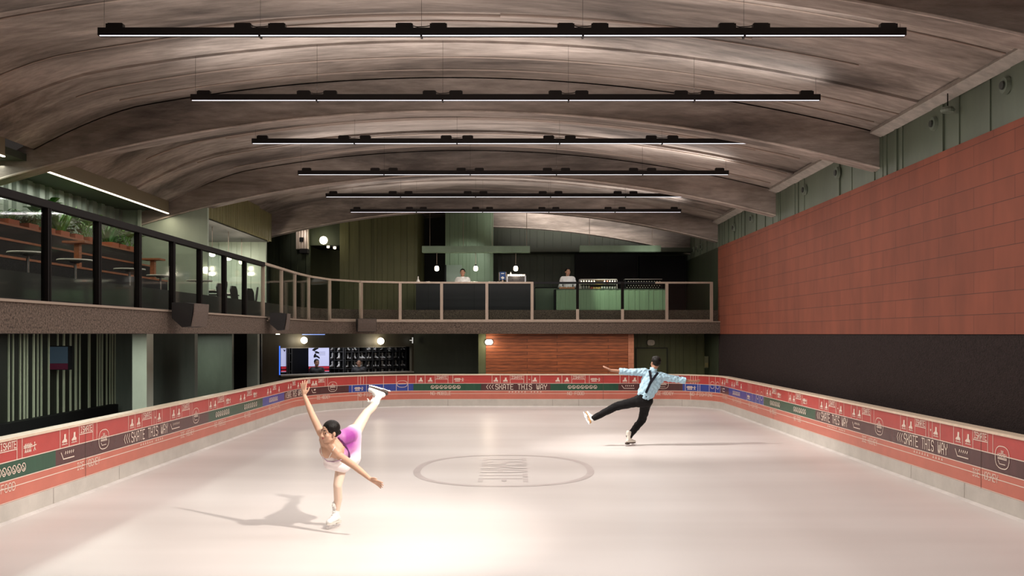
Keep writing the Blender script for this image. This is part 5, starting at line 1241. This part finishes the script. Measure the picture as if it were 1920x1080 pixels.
# ------------------------------------------------------------------ woman in a camel spiral
wn = {}
wj = dict(ank=Vector((-1.995,10.42,.13)), kne=P(633,910,10.30), hip=P(646,846,10.43), pel=P(655,836,10.46), wst=P(640,843,10.30), chs=P(618,844,10.10), nek=P(615,829,9.99),
          s1=P(602,812,10.03), e1=P(585.5,778,10.15), w1=P(570.5,741,10.26), t1=P(569,720,10.28), s2=P(638,856,9.99), e2=P(666,875,9.87), w2=P(694.5,898.5,9.76), t2=P(719,911,9.72),
          hip2=P(660,819,10.52), kne2=P(687.5,774,10.74), ank2=P(712,742,10.95), hed=P(618.5,809.5,9.93))
J = wj
b = MB()
b.cap(J['hip'], J['kne'], .078, .049); b.cap(J['kne'], J['kne']*.55+J['ank']*.45+Vector((.01,.02,0)), .048, .047); b.cap(J['kne']*.55+J['ank']*.45+Vector((.01,.02,0)), J['ank'], .046, .032)
b.cap(J['hip2'], J['kne2'], .082, .050); k2 = J['kne2']*.62+J['ank2']*.38 + Vector((.012,0,-.012)); b.cap(J['kne2'], k2, .048, .046); b.cap(k2, J['ank2'], .046, .030)
b.cap(J['hip'], J['hip2'], .095, .098); b.cap(J['pel'], J['wst'], .110, .092); b.cap(J['wst'], J['chs'], .092, .108)
sm = (J['s1']+J['s2'])/2; b.cap(J['s1']*.72+J['s2']*.28+Vector((0,.06,-.01)), J['s2']*.72+J['s1']*.28+Vector((0,.06,-.01)), .092, .092); b.cap(J['s1']*.85+J['s2']*.15, J['s2']*.85+J['s1']*.15, .052, .052); b.cap(J['nek'], sm+Vector((0,.05,0)), .055, .07)
b.cap(J['s1'], J['e1'], .043, .035); b.cap(J['e1'], J['e1']*.7+J['w1']*.3, .035, .034); b.cap(J['e1']*.7+J['w1']*.3, J['w1'], .034, .021)
b.cap(J['s2'], J['e2'], .044, .036); b.cap(J['e2'], J['e2']*.7+J['w2']*.3, .036, .034); b.cap(J['e2']*.7+J['w2']*.3, J['w2'], .034, .021)
WF, WU, _ = frame((-.74,-.64,-.14), (.30,0.12,.95))
WL = head_blob(b, J['hed'], WF, WU, .226, J['nek']+Vector((.0,.02,-.01)), .05)
hand_blob(b, J['w1'], J['t1']-J['w1'], (.85,-.4,0), .165, .10, .30); hand_blob(b, J['w2'], J['t2']-J['w2'], (.25,-.55,.75), .165, .12, .28)
wb_ = voxel(b, .0062, 3)
foot = Vector((-2.0, 10.40, 0))
def near_seg(p, a, b_):
    ab = b_-a; t_ = max(0, min(1, (p-a).dot(ab)/ab.length_squared)); return (p-(a+ab*t_)).length
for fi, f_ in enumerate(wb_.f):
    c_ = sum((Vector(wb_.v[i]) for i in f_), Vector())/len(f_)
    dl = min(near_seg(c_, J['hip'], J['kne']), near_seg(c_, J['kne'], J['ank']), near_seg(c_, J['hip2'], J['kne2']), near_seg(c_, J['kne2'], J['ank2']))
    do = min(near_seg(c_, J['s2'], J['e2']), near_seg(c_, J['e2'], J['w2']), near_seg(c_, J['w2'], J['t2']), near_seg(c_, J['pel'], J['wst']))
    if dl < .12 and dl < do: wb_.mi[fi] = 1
M_tights = mat('overlit_pale_tights', (0.80,0.60,0.48), 0.5)  # tights made paler: spotlight glare put into the leg colour
wm = new('person', wb_, [M_skin1, M_tights], None, smooth=True, loc=foot)
tag(wm, 'woman skating a one legged spiral in a short white and purple dress, arms spread', 'person')
face_parts(wm, wb_, WL, .226, WF, J['hed'])
hb = MB(); R3 = Matrix((_, WF, WU)).transposed()
hb.sph(WL(0,-.095,.165), (.380*.226,.430*.226,.380*.226), R3, 22, 14); hb.sph(WL(0,-.20,-.02), (.345*.226,.27*.226,.30*.226), R3, 18, 12); hb.sph(WL(0,-.47,-.13), (.13*.226,.12*.226,.13*.226), R3)
hb = voxel(hb, .006, 3); new('hair', hb, M_hair, wm, smooth=True)
# dress: white to magenta dye that belongs to the cloth
def dye_mat(name, c_local, r0, r1, inner, outer):
    m = mat(name, outer, 0.5, bump=(14,0.25)); nt = m.node_tree; bs = nt.nodes['Principled BSDF']; tc = nt.nodes.new('ShaderNodeTexCoord'); vm = nt.nodes.new('ShaderNodeVectorMath'); vm.operation = 'DISTANCE'
    vm.inputs[1].default_value = c_local; nt.links.new(tc.outputs['Object'], vm.inputs[0]); r = nt.nodes.new('ShaderNodeValToRGB')
    mr = nt.nodes.new('ShaderNodeMapRange'); mr.inputs['From Min'].default_value = r0; mr.inputs['From Max'].default_value = r1; nt.links.new(vm.outputs['Value'], mr.inputs['Value']); nt.links.new(mr.outputs['Result'], r.inputs['Fac'])
    r.color_ramp.elements[0].color = (*inner,1); r.color_ramp.elements[1].color = (*outer,1); e = r.color_ramp.elements.new(.45); e.color = ((inner[0]+outer[0])/2+.02,(inner[1]+outer[1])/2-.12,(inner[2]+outer[2])/2,1)
    nt.links.new(r.outputs['Color'], bs.inputs['Base Color']); return m
dc_ = P(648,826,10.36) + Vector((.03,-.08,.03)) - foot
M_dress = dye_mat('white_dress_with_magenta_dye', dc_, .09, .27, (0.31,0.055,0.29), (0.82,0.74,0.74))
d = MB()
d.cap(P(622,853,10.13), J['wst'], .108, .100); d.cap(P(608.5,846,10.10)+Vector((0,.04,0)), P(630,862,10.08)+Vector((0,.03,0)), .070, .078); d.cap(J['wst'], J['pel'], .104, .124)
d.cap(J['hip']+Vector((.01,0,.02)), J['hip2'], .118, .112); d.cap(P(657,858,10.44), P(662,812,10.50), .118, .098); d.cap(P(648,866,10.34), P(659,858,10.42), .088, .108)
d.cap(P(640,822,10.24), P(655,816,10.40), .088, .095)
d.cap(P(618,868,10.16), P(645,874,10.32), .070, .074)
d = voxel(d, .008, 14); new('dress', d, M_dress, wm, smooth=True)
# jewelled strap across the back and thin shoulder straps
dv = BVHTree.FromPolygons([Vector(v) for v in d.v], d.f); bvw = BVHTree.FromPolygons([Vector(v) for v in wb_.v], wb_.f)
eye0 = Vector((0,0,H))
def stick(pts, bvs, lift=.004):
    out = []
    for px, py in pts:
        dr = (P(px, py, 10) - eye0).normalized(); best = None
        for bv in bvs:
            h_ = bv.ray_cast(eye0, dr)
            if h_[0] is not None and (best is None or h_[3] < best[1]): best = (h_[0] - dr*lift, h_[3])
        if best: out.append(best[0])
    return out
def sticks(name, pts, r, m_):
    p = stick(pts, (dv, bvw))
    if len(p) > 1: q = MB(); q.tube(p, r, 6); return new(name, q, m_, wm, smooth=True)
sticks('back_band', [(634,820),(640,826),(646,833),(651,841),(654.5,850),(655.5,857)], .010, mat('jewelled_purple_band', (0.10,0.02,0.11), 0.3, noise=(120,0.9)))
sticks('shoulder_strap', [(628,838),(625,843),(621,850),(617,858)], .004, M_white); sticks('shoulder_strap', [(599,826),(600,838),(603,850),(608,860)], .004, M_white)
sticks('neckline_trim', [(600,846),(606,858),(614,865),(626,866),(640,862)], .005, mat('lilac_trim', (0.55,0.36,0.50), 0.5))
# skates
yaw = Vector((-.36,-.93,0)).normalized()
def basis(x, z): 
    x = Vector(x).normalized(); z = Vector(z); z = (z - x*z.dot(x)).normalized(); y = z.cross(x); return Matrix(((x.x,y.x,z.x),(x.y,y.y,z.y),(x.z,y.z,z.z)))
Mx = Matrix.Translation(foot + Vector((0.01,.01,.001))) @ basis(yaw, (0,0,1)).to_4x4()
skate_parts(wm, Mx, .93, sole_m=mat('ivory_sole', (0.66,0.62,0.56), 0.5))
# raised foot: leg axis points down the boot
ax = (J['ank2']-J['kne2']).normalized(); toe = (P(709,716,11.05) - P(735,724,11.0)).normalized()
bz = -ax; bx = toe
B = basis(bx, bz); o2 = J['ank2'] - B @ Vector((0,0,.135*.9)) + ax*.0
Mx2 = Matrix.Translation(o2) @ B.to_4x4()
skate_parts(wm, Mx2, .90)

# ------------------------------------------------------------------ man seen from behind, lunging on one edge
D = 17.9
J = dict(hed=P(1229,680.5,D), nek=P(1224.5,694,D), s1=P(1207,697.5,D), s2=P(1242,706.5,D), e1=P(1179,697.5,D), w1=P(1146,694.5,D), t1=P(1129,685.5,D), e2=P(1266,711,D+.02), w2=P(1296.5,715,D+.03), t2=P(1315,715,D+.04),
         chs=P(1220,714,D), wst=P(1209,737,D-.02), hipR=P(1212.5,752,D), hipL=P(1198,752,D), kneR=P(1204,787,D+.20), ankR=P(1179.5,818,D+.02), kneL=P(1155,762,D), ankL=P(1114,783.5,D-.05))
b = MB()
b.cap(J['hipR'], J['kneR'], .085, .055); b.cap(J['kneR'], J['ankR'], .055, .038); b.cap(J['hipL'], J['kneL'], .085, .055); b.cap(J['kneL'], J['ankL'], .055, .038)
b.cap(J['hipL'], J['hipR'], .105, .105); b.cap((J['hipL']+J['hipR'])/2, J['wst'], .11, .115); b.cap(J['wst'], J['chs'], .115, .135); b.cap(J['s1']*.7+J['s2']*.3+Vector((0,0,-.05)), J['s2']*.7+J['s1']*.3+Vector((0,0,-.05)), .10, .10); b.cap(J['s1'], J['s2'], .06, .06)
b.cap(J['s1'], J['e1'], .050, .042); b.cap(J['e1'], J['w1'], .041, .027); b.cap(J['s2'], J['e2'], .050, .042); b.cap(J['e2'], J['w2'], .041, .027)
MF, MU, MR = frame((-.38,.92,-.05), (.10,0,1))
ML = head_blob(b, J['hed'], MF, MU, .235, J['nek'], .055)
hand_blob(b, J['w1'], J['t1']-J['w1'], (.1,.9,.3), .18, .10, .14); hand_blob(b, J['w2'], J['t2']-J['w2'], (0,.7,-.5), .18, .22, .20)
mbody = voxel(b, .0075, 3)
mfoot = Vector((P(1180,836,D).x, D, 0))
mn = new('person', mbody, M_skin2, None, smooth=True, loc=mfoot); tag(mn, 'man skating on one leg with arms out, back turned, blue shirt and black braces', 'person')
face_parts(mn, mbody, ML, .235, MF, J['hed'])
R3 = Matrix((MR, MF, MU)).transposed(); hb = MB(); h_ = .235
hb.sph(ML(0,-.10,.19), (.375*h_,.445*h_,.38*h_), R3, 22, 14); hb.sph(ML(0,-.20,-.02), (.325*h_,.29*h_,.27*h_), R3, 18, 12); hb.sph(ML(0,.20,.42), (.22*h_,.18*h_,.14*h_), R3)
hb = voxel(hb, .007, 2); new('hair', hb, M_hair, mn, smooth=True)
def wrinkle(mbx, amp, freq, seed, sel=None):
    """push cloth vertices with folded noise"""
    r_ = random.Random(seed); A = [(Vector((r_.uniform(-1,1), r_.uniform(-1,1), r_.uniform(-1,1))).normalized()*freq*r_.uniform(.6,1.5), r_.uniform(0,6.28)) for _ in range(7)]
    bm = bmesh.new(); vs = [bm.verts.new(v) for v in mbx.v]
    for f in mbx.f:
        try: bm.faces.new([vs[i] for i in f])
        except ValueError: pass
    bm.normal_update()
    out = []
    for v in bm.verts:
        n = 0
        for k, (dv_, ph) in enumerate(A): n += abs(math.sin(v.co.dot(dv_) + ph + 1.3*math.sin(v.co.dot(A[(k+1)%7][0])*.5)))
        out.append(tuple(v.co + v.normal*amp*(n/7-.6)*2))
    bm.free(); mbx.v = out; return mbx
M_shirt = mat('light_blue_shirt', (0.40,0.60,0.72), 0.6, spec=0.2, bump=(20,0.9)); M_pants = mat('black_trousers', (0.008,0.0075,0.008), 0.7, spec=0.15, bump=(12,0.6)); M_strap = mat('black_braces', (0.008,0.008,0.014), 0.6, spec=0.15)
s = MB()
s.cap(J['wst']+Vector((0.01,0,-.05)), J['chs'], .128, .155); s.cap(J['s1']*.74+J['s2']*.26+Vector((0,0,-.06)), J['s2']*.74+J['s1']*.26+Vector((0,0,-.06)), .118, .118); s.cap(J['s1'], J['s2'], .078, .078)
s.cap(J['chs']+Vector((-.05,0,-.02)), J['wst']+Vector((-.02,0,-.02)), .135, .12); s.cap(J['chs']+Vector((.10,0,-.05)), J['wst']+Vector((.09,0,-.02)), .10, .10)
c1 = J['e1']*.46+J['w1']*.54; c2 = J['e2']*.38+J['w2']*.62
s.cap(J['s1'], J['e1'], .073, .062); s.cyl(J['e1'], c1, .062, .056, 16); s.cap(J['s2'], J['e2'], .073, .064); s.cyl(J['e2'], c2, .064, .058, 16)
s.sph(J['e1'], .062); s.sph(J['e2'], .064); s.cyl(J['nek']+Vector((.0,0,-.05)), J['nek']+Vector((.012,0,.045)), .075, .068, 18)
sv = wrinkle(voxel(s, .008, 2), .021, 34, 4); new('shirt', sv, M_shirt, mn, smooth=True)
q = MB()
for a_, b_ in ((c1, J['e1']), (c2, J['e2'])):
    u_ = (b_-a_).normalized(); q.cyl(a_, a_ + u_*.055, .0625, .0645, 20)
new('rolled_cuff', q, M_shirt, mn, smooth=False)
t = MB()
t.cap(J['hipR'], J['kneR'], .105, .080); t.cap(J['kneR'], J['ankR'], .078, .056); t.cap(J['hipL'], J['kneL'], .103, .080); t.cap(J['kneL'], J['ankL'], .078, .060)
t.cap(J['hipL'], J['hipR'], .122, .122); t.cyl((J['hipL']+J['hipR'])/2, J['wst']+Vector((0,0,-.03)), .125, .128, 18)
tv = wrinkle(voxel(t, .009, 3), .011, 26, 8); new('trousers', tv, M_pants, mn, smooth=True)
bs_ = BVHTree.FromPolygons([Vector(v) for v in sv.v], sv.f); bt_ = BVHTree.FromPolygons([Vector(v) for v in tv.v], tv.f)
def brace(pts, w_):
    ps = []
    n_ = 14
    for i in range(n_+1):
        k = i/n_*(len(pts)-1); a_ = min(int(k), len(pts)-2); f_ = k-a_; ps.append((pts[a_][0]*(1-f_)+pts[a_+1][0]*f_, pts[a_][1]*(1-f_)+pts[a_+1][1]*f_))
    o = []
    for px, py in ps:
        dr = (P(px, py, D)-eye0).normalized(); best = None
        for bv in (bs_, bt_):
            h2 = bv.ray_cast(eye0, dr)
            if h2[0] is not None and (best is None or h2[3] < best[1]): best = (h2[0]-dr*.014, h2[3])
        if best: o.append(best[0])
    q_ = MB(); vs = []
    for i, p in enumerate(o):
        tg = (o[min(i+1,len(o)-1)]-o[max(i-1,0)]).normalized(); sd = tg.cross((p-eye0).normalized()).normalized()*w_/2; nn_ = (eye0-p).normalized()*.003
        vs += [p-sd-nn_, p+sd-nn_, p+sd+nn_, p-sd+nn_]
    fs = []
    for i in range(len(o)-1):
        a_ = 4*i; fs += [(a_+k, a_+(k+1)%4, a_+4+(k+1)%4, a_+4+k) for k in range(4)]
    fs += [(0,1,2,3), tuple(4*(len(o)-1)+k for k in (3,2,1,0))]
    return q_.add(vs, fs)
new('braces', brace([(1217.5,692),(1219.5,703),(1221,713),(1219,719)], .045), M_strap, mn); new('braces', brace([(1234,698.5),(1228,706),(1223,713),(1219,719),(1215,728),(1211,737)], .045), M_strap, mn)
# collar line and skates
M_tan = mat('tan_leather', (0.5,0.28,0.10), 0.5)
Bm = basis((.80,.55,.0), (.08,0,1)); Mx = Matrix.Translation(mfoot + Vector((-.02,0,.001))) @ Bm.to_4x4(); skate_parts(mn, Mx, .92, mat('ivory_skate_leather', (0.72,0.68,0.60), 0.4), laces=False)
ax = (J['ankL']-J['kneL']).normalized(); toe = (P(1094,777,D-.06)-P(1104,799,D-.06)).normalized(); toe = (toe + Vector((0,.55,0))).normalized()
Bm = basis(toe, -ax); Mx = Matrix.Translation(J['ankL'] - Bm @ Vector((0,0,.15))) @ Bm.to_4x4(); skate_parts(mn, Mx, .92, M_boot, laces=False, tan=True)

# ------------------------------------------------------------------ staff
def staff(x, y, z0, hgt, skm, shirt, label, seated=False, hairm=M_hair, lean=0.0, turn=0.0, apron=None, floor_z=None):
    k = hgt/1.75; hh = .23*k
    def Q(a, b_, c_): return Vector((x+a*k, y+b_*k, z0+c_*k))
    bb_ = MB(); sh = 1.43; hp = .92
    if not seated:
        for s_ in (-1,1): bb_.cap(Q(s_*.09,0,.90), Q(s_*.10,-.01,.48), .085*k, .058*k); bb_.cap(Q(s_*.10,-.01,.48), Q(s_*.10,.02,.09), .055*k, .04*k); bb_.cap(Q(s_*.10,.04,.05), Q(s_*.11,-.13,.035), .045*k, .035*k)
    else:
        for s_ in (-1,1): bb_.cap(Q(s_*.09,0,.93), Q(s_*.11,-.40,.93), .085*k, .06*k); bb_.cap(Q(s_*.11,-.40,.93), Q(s_*.11,-.38,.53), .055*k, .04*k); bb_.cap(Q(s_*.11,-.36,.49), Q(s_*.11,-.53,.475), .045*k, .035*k)
    bb_.cap(Q(-.08,0,.93), Q(.08,0,.93), .105*k); bb_.cap(Q(0,0,.95), Q(0,0,1.30), .12*k, .13*k); bb_.cap(Q(-.11,.0,1.34), Q(.11,.0,1.34), .10*k); bb_.cap(Q(-.16,.01,sh-.02), Q(.16,.01,sh-.02), .06*k)
    for s_ in (-1,1):
        e_ = Q(s_*.25,-.04,1.13); w_ = Q(s_*.16,-.27,1.10); bb_.cap(Q(s_*.18,.01,sh-.03), e_, .050*k, .042*k); bb_.cap(e_, w_, .040*k, .027*k); hand_blob(bb_, w_, (-s_*.35,-.9,-.25), (-s_,.3,.35), .17*k, .3, .1)
    f_, u_, r_ = frame((math.sin(turn),-math.cos(turn),-.05), (0,0,1)); hc = Q(0,-.02,1.62)
    L_ = head_blob(bb_, hc, f_, u_, hh, Q(0,.01,1.42), .055*k)
    bb_ = voxel(bb_, .010, 2); o = new('person', bb_, skm, None, smooth=True, loc=(x, y, z0 + (.40*k if seated else 0))); tag(o, label, 'person')
    face_parts(o, bb_, L_, hh, f_, hc)
    R_ = Matrix((r_, f_, u_)).transposed(); q_ = MB(); q_.sph(L_(0,-.10,.17), (.375*hh,.43*hh,.38*hh), R_, 18, 12); q_.sph(L_(0,-.2,0), (.33*hh,.28*hh,.28*hh), R_); new('hair', voxel(q_, .01, 2), hairm, o, smooth=True)
    q_ = MB(); q_.cap(Q(0,0,.93), Q(0,0,1.30), .138*k, .148*k); q_.cap(Q(-.11,0,1.34), Q(.11,0,1.34), .115*k); q_.cap(Q(-.16,.01,sh-.02), Q(.16,.01,sh-.02), .072*k); q_.cyl(Q(0,.01,1.40), Q(0,.005,1.485), .07*k, .062*k, 14)
    for s_ in (-1,1):
        e_ = Q(s_*.25,-.04,1.13); w_ = Q(s_*.16,-.27,1.10); q_.cap(Q(s_*.18,.01,sh-.03), e_, .066*k, .058*k); q_.cyl(e_, e_.lerp(w_, .8), .056*k, .046*k, 14); q_.sph(e_, .058*k)
    sv_ = wrinkle(voxel(q_, .011, 2), .006, 24, 3); new('shirt', sv_, shirt, o, smooth=True)
    q_ = MB()
    if not seated:
        for s_ in (-1,1): q_.cap(Q(s_*.09,0,.90), Q(s_*.10,-.01,.48), .10*k, .075*k); q_.cyl(Q(s_*.10,-.01,.48), Q(s_*.10,.02,.10), .075*k, .065*k); q_.sph(Q(s_*.10,-.01,.48), .075*k)
    else:
        for s_ in (-1,1): q_.cap(Q(s_*.09,0,.93), Q(s_*.11,-.40,.93), .10*k, .075*k); q_.cyl(Q(s_*.11,-.40,.93), Q(s_*.11,-.38,.55), .07*k, .06*k)
    q_.cap(Q(-.08,0,.93), Q(.08,0,.93), .122*k); new('trousers', voxel(q_, .014, 2), M_pants, o, smooth=True)
    q_ = MB()
    for i in range(3): q_.sph(Q(0,-.148,1.05+.1*i), .008, nu=8, nv=5)
    new('buttons', q_, M_iris if shirt is not M_black else M_cup, o)
    return o
M_wshirt = mat('white_uniform', (0.82,0.82,0.82), 0.55); M_dshirt = mat('charcoal_shirt', (0.020,0.020,0.024), 0.6)
staff(XD(867.5,31.75), 31.75, ZF, 1.84, M_skin3, M_wshirt, 'person in a white shirt behind the long black bar counter')
staff(XD(1064.5,31.85), 31.85, ZF, 1.87, M_skin3, M_wshirt, 'person in a white uniform at the light green counter beside the display case', turn=.25)
pA = CW.off(-.62); t = pA.t(594); a_ = pA.w(t,0,0); zz = pA.pt(594,673).z
staff(a_.x, a_.y, zz-1.745, 1.75, M_skin3, M_dshirt, 'dark haired person in dark shirt in front of the wide lavender panel', seated=True, turn=.5)
st = empty('stool', (a_.x, a_.y+.05, 0), 'low stool under the person in front of the lavender panel', 'stool', 'stools behind the counter'); q = MB(); q.cyl((a_.x,a_.y+.03,.02),(a_.x,a_.y+.03,.30),.03); q.cyl((a_.x,a_.y+.03,0),(a_.x,a_.y+.03,.02),.2); new('base', q, M_black, st); q = MB(); q.cyl((a_.x,a_.y+.03,.30),(a_.x,a_.y+.03,zz-1.745+.81),.18,.19); new('seat', q, M_darkrail, st)
t = pA.t(673); b_ = pA.w(t,0,0); zz = pA.pt(673,673).z
staff(b_.x, b_.y, zz-1.745, 1.75, M_skin3, M_dshirt, 'person in dark shirt with pale face in front of the skate cubbies', seated=True, turn=.2)
s2_ = dup(st, (b_.x, b_.y+.05, 0), None, 'low stool under the person in front of the skate cubbies')
# ================================================================== SPOTLIGHTS ON THE SKATERS
spot('skater_spot', (2.2, 7.2, 5.6), (-1.95, 10.1, 0.8), 2600, (1.0,0.91,0.82), 0.85, 1.0, 0.10)
spot('skater_spot', (-2.6, 16.6, 5.9), (2.3, 17.95, 0.9), 2400, (1.0,0.93,0.87), 0.7, 1.0, 0.10)
